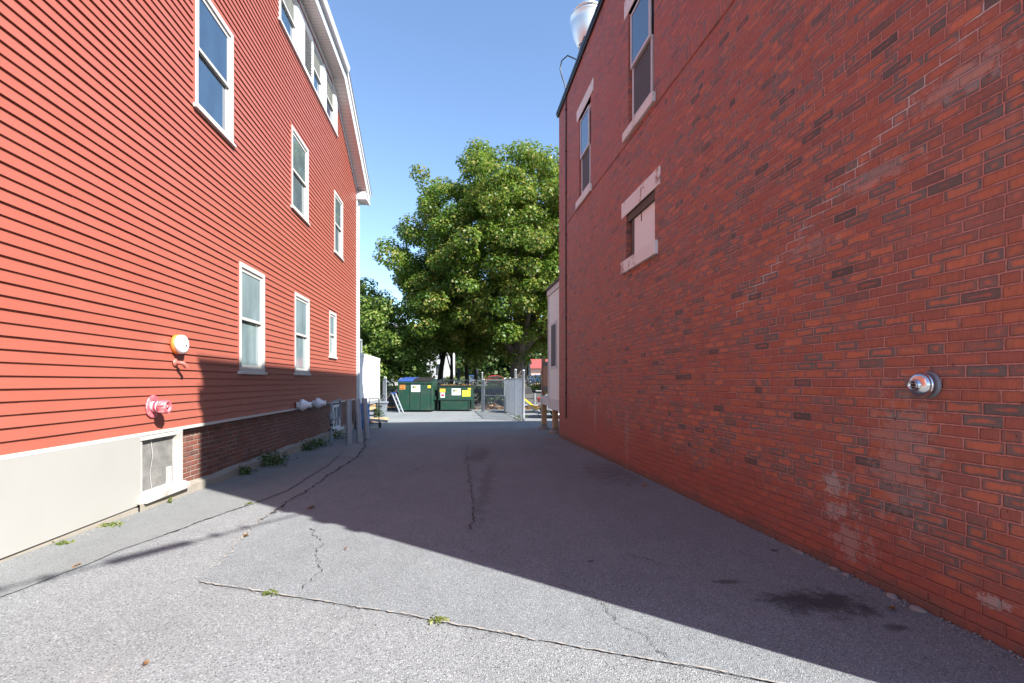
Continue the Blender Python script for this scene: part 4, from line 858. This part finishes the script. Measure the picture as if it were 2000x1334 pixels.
for k in range(3): a = k*2.094; q.tube([c, c + (x*math.cos(a)+y*math.sin(a))*.19], .012, 5)
q.build('steering_wheel', M['blackmetal'], o)
for px in (-.5, .45): q = MB(); q.lathe([(0,-.07),(.17,-.07),(.18,0),(.17,.07),(0,.07)], (px,-.32,.18), (0,1,0), 18); q.build('wheel', M['rubber'], o)
o = empty('loading_ramp', (.62, 22.9, gz(.62,22.9)), 0, 'yellow topped loading ramp sloping down from the trailer', 'ramp')
q = MB(); q.bar((-.05,.3,.78),(.55,-.1,.30), .16, .03); q.build('deck', M['yellow'], o); q = MB(); q.bar((-.05,.2,.70),(.62,-.2,.10), .06, .07); q.build('rail', M['galvdull'], o); q = MB(); q.bar((-.1,.3,.2),(.75,0,.12), .1, .06); q.build('skid', M['galvdull'], o)

# ------------------------------------------------------------------ far street: houses, signs, poles
o = empty('shop_building', (6.4, 82, gz(4.6,64)), 0, 'pink walled building with a red roof across the far street', 'building')
q = MB(); q.box(-3.2, 8, 0, 6, 0, 3.0); q.build('wall', M['pinkwall'], o)
q = MB(); q.prism([(-3.5,-.6,2.7),(-3.5,-.6,2.85),(-3.5,3,4.4),(-3.5,6.4,2.8)], (12,0,0)); q.build('roof', M['redroof'], o)
for x in (-1.6, .4, 2.6): q = MB(); q.box(x, x+.9, -.03, .02, 1.0, 2.2); q.build('window', M['carglass'], o)
o = empty('white_house', (-11.2, 62, gz(-11,62)), 0, 'white clapboard house beyond the fence, seen between the tree trunks', 'house')
q = MB(); q.box(-5, 3.2, 0, 7, 0, 5.5); q.build('wall', M['farwhite'], o)
q = MB(); q.prism([(-5.4,-.5,5.4),(-5.4,7.5,5.4),(-5.4,3.5,8.2)], (9,0,0)); q.build('roof', M['shingle'], o)
for x in (-4, -2.2, -.4, 1.5):
    q = MB(); q.box(x, x+.9, -.03, .02, 1.2, 2.8); wo = q.build('window', M['whitetrim'], o); q = MB(); q.box(x+.08, x+.82, -.04, -.031, 1.28, 2.72); q.build('pane', M['carglass'], wo)
o = empty('picket_fence', (-14, 47, gz(-14,47)), 0, 'white picket fence standing in front of the white house', 'fence')
q = MB()
for k in range(27): q.box(k*.16, k*.16+.09, 0, .02, .05, 1.0)
q.build('picket', M['farwhite'], o); q = MB(); q.box(0, 4.3, .02, .06, .25, .33); q.build('rail', M['farwhite'], o); q = MB(); q.box(0, 4.3, .02, .06, .7, .78); q.build('rail', M['farwhite'], o)
for x, y, lab in ((-8.9,41,'dark sign panel on a post above the first dumpster'), (-4.35,40,'dark sign panel on a post between the slim trunks'), (-2.9,41,'dark sign panel on a post near the gate'), (-5.85, 41, 'dark sign panel on a post just left of the leaning trunk')):
    s_ = empty('street_sign', (x, y, gz(x, y)), 0, lab, 'sign', 'dark signs beyond the fence')
    q = MB(); q.tube([(0,.03,0),(0,.03,1.5)], .03, 8); q.build('pole', M['galvdull'], s_); q = MB(); q.box(-.11,.11,-.02,.02,.55,1.55); q.build('panel', M['signback'], s_, .008)
for x, y, h, lab in ((1.42, 40, 4.2, 'thin grey lamp pole to the right of the big tree trunk'), (-7.6, 44, 4.5, 'thin grey lamp pole behind the first dumpster')):
    s_ = empty('street_lamp', (x, y, gz(x, y)), 0, lab, 'street lamp', 'lamp poles on the far street')
    q = MB(); q.tube([(0,0,0),(0,0,h)], [.08,.05], 10); q.build('pole', M['galvdull'], s_); q = MB(); q.lathe([(.04,h),(.18,h+.08),(.2,h+.3),(.06,h+.42),(0,h+.42)], (0,0,0), (0,0,1), 14); q.build('lantern', M['pvc'], s_)

# ------------------------------------------------------------------ trees
def crown_leaves(clumps, per, size, up=.55):
    """clumps: (x,y,z,r) arrays; leaves gathered on the outside of each clump, facing out and up"""
    Ps = []; Ns = []
    for (x, y, z, r) in clumps:
        n = max(8, int(per * r * r)); d = rng.normal(size=(n, 3)); d /= np.linalg.norm(d, axis=1, keepdims=True)
        rad = r * rng.uniform(.35, 1.0, (n, 1)) ** .6
        p = d * rad * np.array([1, 1, .72]); Ps.append(p + (x, y, z)); Ns.append(d * .8 + np.array([0, 0, up]) + rng.normal(size=(n, 3)) * .42)
    return leaf_quads(np.concatenate(Ps), np.concatenate(Ns), size)
def tree(name, base, centre, radii, ncl, clr, per, size, trunk_r, lean, leaf, bark, label, group=None, inner=.45, limbs=7, shape=None):
    o = empty(name, base, 0, label, 'tree', group); b = np.array(base); c = np.array(centre) - b
    cl = []
    k = 0
    while len(cl) < ncl and k < ncl * 30:
        k += 1
        if k % 2:                                     # evenly spread over the outer shell
            h = (k // 2 + .5) / (ncl * .62) % 1; a_ = k * 2.39996; zz = 1 - 2 * h; d = np.array([math.sqrt(1-zz*zz)*math.cos(a_), math.sqrt(1-zz*zz)*math.sin(a_), zz]) + rng.normal(size=3) * .06; f = rng.uniform(.84, 1.0)
        else: d = rng.normal(size=3); d /= np.linalg.norm(d); f = rng.uniform(inner, .9) if rng.random() < .8 else rng.uniform(.1, inner)
        p = c + d * f * np.array(radii) * (1 + .10 * math.sin(3.1*d[0]*4 + 2*d[2]*3) )
        if shape and not shape(p): continue
        cl.append((*p, rng.uniform(*clr)))
    V, F = crown_leaves(cl, per, size); np_mesh('crown', V, F, leaf, o)
    q = MB(); top = Vector(c) * .75 + Vector((0,0,radii[2]*.25)); pts = [Vector((0,0,-.3)), Vector((0,0,.0)), Vector((lean[0]*.3, lean[1]*.3, c[2]*.25)), Vector((lean[0], lean[1], c[2]*.55)), Vector((c[0]*.8, c[1]*.8, c[2]*1.1)), Vector((c[0], c[1], c[2]+radii[2]*.7))]
    q.tube(pts, [trunk_r*1.35, trunk_r*1.15, trunk_r*.92, trunk_r*.7, trunk_r*.35, trunk_r*.08], 12)
    lr = random.Random(int(trunk_r*1000) + ncl)
    for i in range(limbs):
        a = i * 2.399 + lr.random(); f = lr.uniform(.30, .8); s = Vector((lean[0]*.6, lean[1]*.6, c[2]*f*.75)); e = Vector((c[0]+math.cos(a)*radii[0]*.75, c[1]+math.sin(a)*radii[1]*.75, c[2] + radii[2]*lr.uniform(-.35,.6)))
        m_ = (s + e) / 2 + Vector((0,0,lr.uniform(-.3,.6))); q.tube([s, s*.6+m_*.4+Vector((0,0,.2)), m_, m_*.4+e*.6, e], [trunk_r*.42, trunk_r*.36, trunk_r*.26, trunk_r*.17, trunk_r*.05], 7)
    q.build('trunk', bark, o); return o
def maple_shape(p):   # rounded head, skirt left low, open underneath on the camera side
    x, y, z = p; r = math.hypot(x, y)
    if z < 1.35: return False
    if z < 2.9 and r < 2.6: return False
    return True
tree('maple_tree', (.36, 29.6, gz(.36, 29.6)), (.25, 30.3, 8.25), (7.15, 5.9, 6.55), 820, (.50, .92), 560, .15, .56, (.1, .0), M['leaf_big'], M['bark'], 'large spreading maple tree filling the end of the alley', None, .55, 11, maple_shape)
small = [((-7.75,28.4), 3.7, (2.0,1.8,2.9), 62, 'light green bushy tree at the left behind the white cooler', 'leaf_mid', .13, (0,0)),
         ((-6.15,28.9), 3.0, (1.3,1.2,1.9), 30, 'light green tree between the white cooler and the dumpster with the blue lid', 'leaf_mid', .09, (.1,0)),
         ((-9.6,30.5), 4.6, (1.8,1.6,3.2), 50, 'tall light green tree just visible past the corner of the red house', 'leaf_mid', .13, (0,0)),
         ((-4.9,33.2), 4.7, (2.0,1.8,2.6), 36, 'leaning dark trunked tree just left of the lower dumpster', 'leaf_mid', .19, (.28,0)),
         ((-4.25,34.6), 4.7, (2.0,1.8,2.7), 34, 'slim straight trunked tree behind the lower dumpster', 'leaf_mid', .12, (0,0)),
         ((-3.1,34.0), 4.6, (1.8,1.8,2.5), 34, 'short dark trunked tree behind the right half of the lower dumpster', 'leaf_big', .15, (-.1,0)),
         ((-2.65,35.5), 4.8, (1.8,1.8,2.6), 34, 'slender tree near the gate post behind the lower dumpster', 'leaf_big', .10, (0,0)),
         ((5.5,36.0), 5.6, (3.0,2.6,3.8), 60, 'bushy tree to the right of the maple behind the annex', 'leaf_mid', .16, (0,0)),
         ((-13.5,38.0), 5.2, (3.2,3.0,4.2), 70, 'dark tree hidden mostly behind the red house', 'leaf_far', .18, (0,0))]
for (x, y), zc, rad, n, lab, lf, tr, lean in small:
    tree('street_tree', (x, y, gz(x, y)), (x + lean[0]*1.2, y, gz(x,y) + zc - .2), rad, n, (.55, .95), 420, .17, tr, lean, M[lf], M['barkdark'], lab, 'smaller trees behind the fence', .4, 5)
def bush(name, x, y, r, h, leaf, label, per=500, size=.11, cat='shrub', group=None, base=None):
    o = empty(name, (x, y, gz(x, y)), 0, label, cat, group); n = max(4, int(9 * r))
    cl = [(rng.uniform(-r, r), rng.uniform(-r, r)*.6, h * rng.uniform(.3, .8), h * rng.uniform(.30, .48)) for _ in range(n)]
    V, F = crown_leaves(cl, per, size); V[:, 2] = np.maximum(V[:, 2], 0.01); np_mesh('foliage', V, F, leaf, o); q = MB()
    for c in cl[:5]: q.tube([(0,0,0), (c[0]*.5, c[1]*.5, c[2]*.5), c[:3]], [.02,.015,.006], 5)
    q.build('stem', M['barkdark'], o); return o
for x, y, r, h, lf, lab in ((-6.0,42,1.3,1.05,'leaf_yel','yellow green shrub beyond the leaning trunk'), (-4.0,43,1.4,1.0,'leaf_yel','yellow green shrub in the gap between the slim trunks'), (-2.2,41,1.2,1.0,'leaf_yel','yellow green shrub behind the gate post'), (-.9,40,1.0,.95,'leaf_yel','yellow green shrub left of the maple trunk'),
        (2.2,32.5,.9,.95,'leaf_mid','green shrub beyond the trailer and the steering wheel'), (2.9,37,1.6,1.0,'leaf_yel','pale shrub below the far blue car'), (-1.1,29.6,.7,.7,'leaf_far','dark shrub just behind the chain link gate'), (-2.0,29.4,.6,.9,'leaf_far','dark shrub at the right end of the lower dumpster')):
    bush('shrub', x, y, r, h, M[lf], lab, group='shrubs beyond the fence')
# far wood closing the view
cl = [(rng.uniform(-70, 70), rng.uniform(90, 104), rng.uniform(.5, 8), rng.uniform(2.0, 3.4)) for _ in range(620)]; V, F = crown_leaves(cl, 22, .75)
tag(np_mesh('far_wood', V + np.array([0, 0, 1.0]), F, M['leaf_far']), 'distant belt of green trees beyond the far street', 'trees', kind='stuff')
# leaf litter on the bank (pale brown, sunlit) and grass
n = 5000; x = rng.uniform(-9, 3, n); y = rng.uniform(28.2, 32, n); P = np.stack([x, y, np.array([gz(a, b) for a, b in zip(x, y)]) + .05], 1); V, F = leaf_quads(P, rng.normal(size=(n, 3))*.5 + (0,0,1), .14)
tag(np_mesh('leaf_litter', V, F, M['deadleaf']), 'brown leaf litter covering the bank behind the fence', 'leaves', kind='stuff')
n = 16000; x = rng.uniform(-16, 9, n); y = rng.uniform(33, 46, n); P = np.stack([x, y, np.array([gz(a, b) for a, b in zip(x, y)]) + .08], 1); V, F = leaf_quads(P, rng.normal(size=(n, 3)), .22, .25)
tag(np_mesh('grass', V, F, M['leaf_yel']), 'yellow green grass on the raised ground beyond the fence', 'grass', kind='stuff')

# ------------------------------------------------------------------ weeds, fallen leaves, stones
def weed(x, y, r, h, n, leaf, label, size=.05):
    o = empty('weed', (x, y, gz(x, y)), 0, label, 'weed', 'weeds along the foot of the red house'); P = rng.normal(size=(n, 3)) * (r*.5, r*.4, h*.28) + (0, 0, h*.42); P[:, 2] = np.clip(P[:, 2], .01, None)
    V, F = leaf_quads(P, rng.normal(size=(n, 3)) * .6 + (0, 0, .8), size, .55); np_mesh('foliage', V, F, leaf, o); q = MB()
    for k in range(9): p = P[k]; q.tube([(p[0]*.2, p[1]*.2, 0), (p[0]*.7, p[1]*.7, p[2]*.6), tuple(p)], .0025, 4)
    q.build('stem', leaf, o)
def wl(t, out): p = WL(t, out, 0); return p.x, p.y
weed(*wl(8.65,.20), .30, .26, 420, M['weed'], 'largest dark green weed clump at the shaded foot of the brick base'); weed(*wl(7.75,.12), .14, .13, 150, M['weed'], 'small dark weed nearest the shadow edge at the brick base')
weed(*wl(10.9,.16), .22, .22, 260, M['weed'], 'dark weed clump left of the gas pipes'); weed(*wl(11.6,.20), .22, .18, 220, M['weed'], 'low dark weed clump at the foot of the gas pipes'); weed(*wl(13.3,.16), .35, .24, 300, M['weed'], 'dark weed clump behind the nearest bollard')
weed(*wl(5.75,.13), .035, .07, 26, M['weedlight'], 'tiny pale weed below the screened cellar window', .035); weed(*wl(4.75,.13), .12, .03, 110, M['weedlight'], 'flat pale grass tuft below the cream panel', .03); weed(*wl(4.15,.14), .07, .025, 60, M['weedlight'], 'small flat grass tuft at the near end of the cream panel', .028)
weed(-5.75, 21.2, .22, .55, 320, M['weed'], 'tall bright weed in front of the grey trash can', .07)
weed(-3.02, 5.65, .05, .02, 50, M['weedlight'], 'sparse grass growing in the sunlit sidewalk seam', .025); weed(-.42, 2.79, .05, .02, 60, M['weedlight'], 'yellow moss tuft in the road seam near the camera', .022); weed(-1.55, 3.16, .05, .018, 50, M['weedlight'], 'yellow moss tuft in the road seam nearer the red house', .022)
weed(.35, 20.3, .25, .30, 160, M['weedlight'], 'pale weeds at the foot of the tall fence panel', .06)
for i, (x, y, sz, lab) in enumerate([(-2.35,4.35,.05,'orange fallen leaf on the sunlit asphalt near the shadow corner'), (-3.20,3.62,.045,'reddish fallen leaf on the sidewalk below the cream panel'), (-1.75,2.35,.03,'orange fallen leaf near the bottom edge of the view'), (-1.35,4.0,.03,'tiny red scrap on the sunlit alley'),
        (1.55,6.55,.05,'tan fallen leaf in the shade by the brick wall'), (1.75,6.5,.05,'second tan leaf in the shade, closer to the brick wall'), (2.26,2.93,.04,'small orange leaf beside the oil stain'), (-2.2,5.4,.06,'pale leaf lying at the tip of the building shadow')]):
    P = np.array([[0, 0, 0.018]]); V, F = leaf_quads(np.repeat(P, 3, 0) + rng.normal(size=(3,3)) * (sz*.25, sz*.25, .003), rng.normal(size=(3,3))*.25 + (0,0,1), sz)
    ob = np_mesh('fallen_leaf', V, F, M['deadleaf']); ob.location = (x, y, gz(x, y)); tag(ob, lab, 'leaf', 'fallen leaves on the asphalt')
def stone_mesh(seed):
    r = random.Random(seed); bm = bmesh.new(); bmesh.ops.create_icosphere(bm, subdivisions=2, radius=1)
    for v in bm.verts: v.co *= 1 + .18*math.sin(v.co.x*3+seed) + r.uniform(-.06,.06)
    me = D.meshes.new('stone'); bm.to_mesh(me); bm.free(); me.materials.append(M['pebble']); me.polygons.foreach_set('use_smooth', [True]*len(me.polygons)); return me
SM = [stone_mesh(i) for i in range(5)]; rr = random.Random(12)
spots = [(2.95,.045,.038,'pale flat stone lying nearest the camera at the foot of the brick wall'), (3.13,.04,.034,'long pale stone, second from the camera along the brick wall'), (3.50,.04,.027,'pale stone below the pale mortar patch, nearer the camera'), (3.62,.035,.030,'rounded pale stone close to the pale mortar patch'), (3.95,.04,.030,'pale stone left of the mortar patch at the wall foot'), (4.02,.035,.022,'small grey stone in the row at the wall foot'), (4.30,.03,.02,'small pale stone farther along the wall foot'), (2.20,.75,.022,'white pebble lying on the asphalt beside the oil stain')]
for i, (t, out, s, lab) in enumerate(spots):
    p = WR(t, out, 0); ob = D.objects.new('stone', SM[i % 5]); COL.objects.link(ob); ob.location = (p.x, p.y, gz(p.x, p.y) + s*.2); ob.scale = (s*1.3, s*.8, s*.5); ob.rotation_euler = (rr.uniform(-.2,.2), rr.uniform(-.2,.2), aR + rr.uniform(-.4,.4)); tag(ob, lab, 'stone', 'loose stones by the brick wall')
# gravel and grit in the joint between wall and asphalt
Vs = []; Fs = []; nb = 0; ico = bmesh.new(); bmesh.ops.create_icosphere(ico, subdivisions=1, radius=1); IV = np.array([v.co[:] for v in ico.verts]); IF = np.array([[v.index for v in f.verts] for f in ico.faces]); ico.free()
for k in range(1500):
    t = rng.uniform(2.0, 12.7); out = abs(rng.normal(0, .05)) + .005; s = rng.uniform(.003, .011)
    if t > 9.5: out = abs(rng.normal(0, .25)); s *= 1.6
    p = WR(t, out, 0); Vs.append(IV * (s, s*.8, s*.6) * rng.uniform(.7, 1.3, (len(IV), 1)) + (p.x, p.y, gz(p.x, p.y) + .007)); Fs.append(IF + nb); nb += len(IV)
for k in range(500):
    t = rng.uniform(3.0, 12); out = abs(rng.normal(0, .08)) + .06; s = rng.uniform(.003, .009); p = WL(t, out, 0)
    Vs.append(IV * (s, s*.8, s*.6) + (p.x, p.y, gz(p.x, p.y) + .010)); Fs.append(IF + nb); nb += len(IV)
tag(np_mesh('gravel', np.concatenate(Vs), np.concatenate(Fs), M['pebble']), 'loose grit and gravel along the feet of the walls', 'gravel', kind='stuff')

# ------------------------------------------------------------------ overhead service cable with splices (its shadow falls on the near asphalt)
o = empty('service_cable', (4.80, 1.40, 6.55), 0, 'overhead service cable with splices reaching the brick street front', 'cable')
hd = Vector((.51,.86,0)); sp = lambda x, y: Vector((x + 6.34, y - 4.82, 6.5)) - Vector((4.80, 1.40, 6.55))
q = MB(); q.tube([sp(-3.08,3.70) - hd*14 + Vector((0,0,.9)), sp(-3.08,3.70) - hd*5 + Vector((0,0,.12)), sp(-3.08,3.70), sp(-2.76,4.24), Vector((0,0,0))], .016, 6); q.build('wire', M['rubber'], o)
for a, b, r_ in (((-3.07,3.72),(-2.77,4.23),.055), ((-3.26,3.40),(-3.23,3.45),.05), ((-3.38,3.20),(-3.36,3.23),.045), ((-2.69,4.40),(-2.66,4.45),.055), ((-2.55,4.66),(-2.53,4.70),.05)):
    q = MB(); q.tube([sp(*a), sp(*b)], r_, 10); q.build('splice', M['rubber'], o)

# ------------------------------------------------------------------ light, sky, camera
SUN = Vector((.796, -.605, .8166)).normalized(); el = math.asin(SUN.z); az = math.atan2(SUN.x, SUN.y)
ld = D.lights.new('sun', 'SUN'); ld.energy = 5.0; ld.angle = R(.53); ld.color = (1, .97, .925)
lo_ = D.objects.new('sun', ld); COL.objects.link(lo_); lo_.rotation_euler = (-SUN).to_track_quat('-Z', 'Y').to_euler(); lo_.location = (20, -15, 25)
w = D.worlds.new('World'); S.world = w; w.use_nodes = True; nt = w.node_tree; nt.nodes.clear()
sky = nt.nodes.new('ShaderNodeTexSky'); sky.sky_type = 'NISHITA'; sky.sun_disc = False; sky.sun_elevation = el; sky.sun_rotation = az; sky.altitude = 50; sky.air_density = 1.0; sky.dust_density = .3; sky.ozone_density = 3.2
bg = nt.nodes.new('ShaderNodeBackground'); bg.inputs[1].default_value = .114; out = nt.nodes.new('ShaderNodeOutputWorld')
nt.links.new(sky.outputs[0], bg.inputs[0]); nt.links.new(bg.outputs[0], out.inputs[0])
cam = D.cameras.new('camera'); co = D.objects.new('camera', cam); COL.objects.link(co); co.location = (0, 0, EYE); co.rotation_euler = (math.pi/2, 0, 0)
cam.sensor_width = 36; cam.lens = 36 * 960 / 2000; cam.shift_y = 79 / 2000; cam.clip_start = .05; cam.clip_end = 3000; S.camera = co
S.view_settings.view_transform = 'Standard'; S.view_settings.look = 'None'; S.view_settings.exposure = 1.45; S.view_settings.gamma = 1
S.cycles.use_denoising = True; S.cycles.max_bounces = 6; S.cycles.diffuse_bounces = 3; S.cycles.transparent_max_bounces = 8; S.cycles.caustics_reflective = False; S.cycles.caustics_refractive = False; S.cycles.sample_clamp_indirect = 8
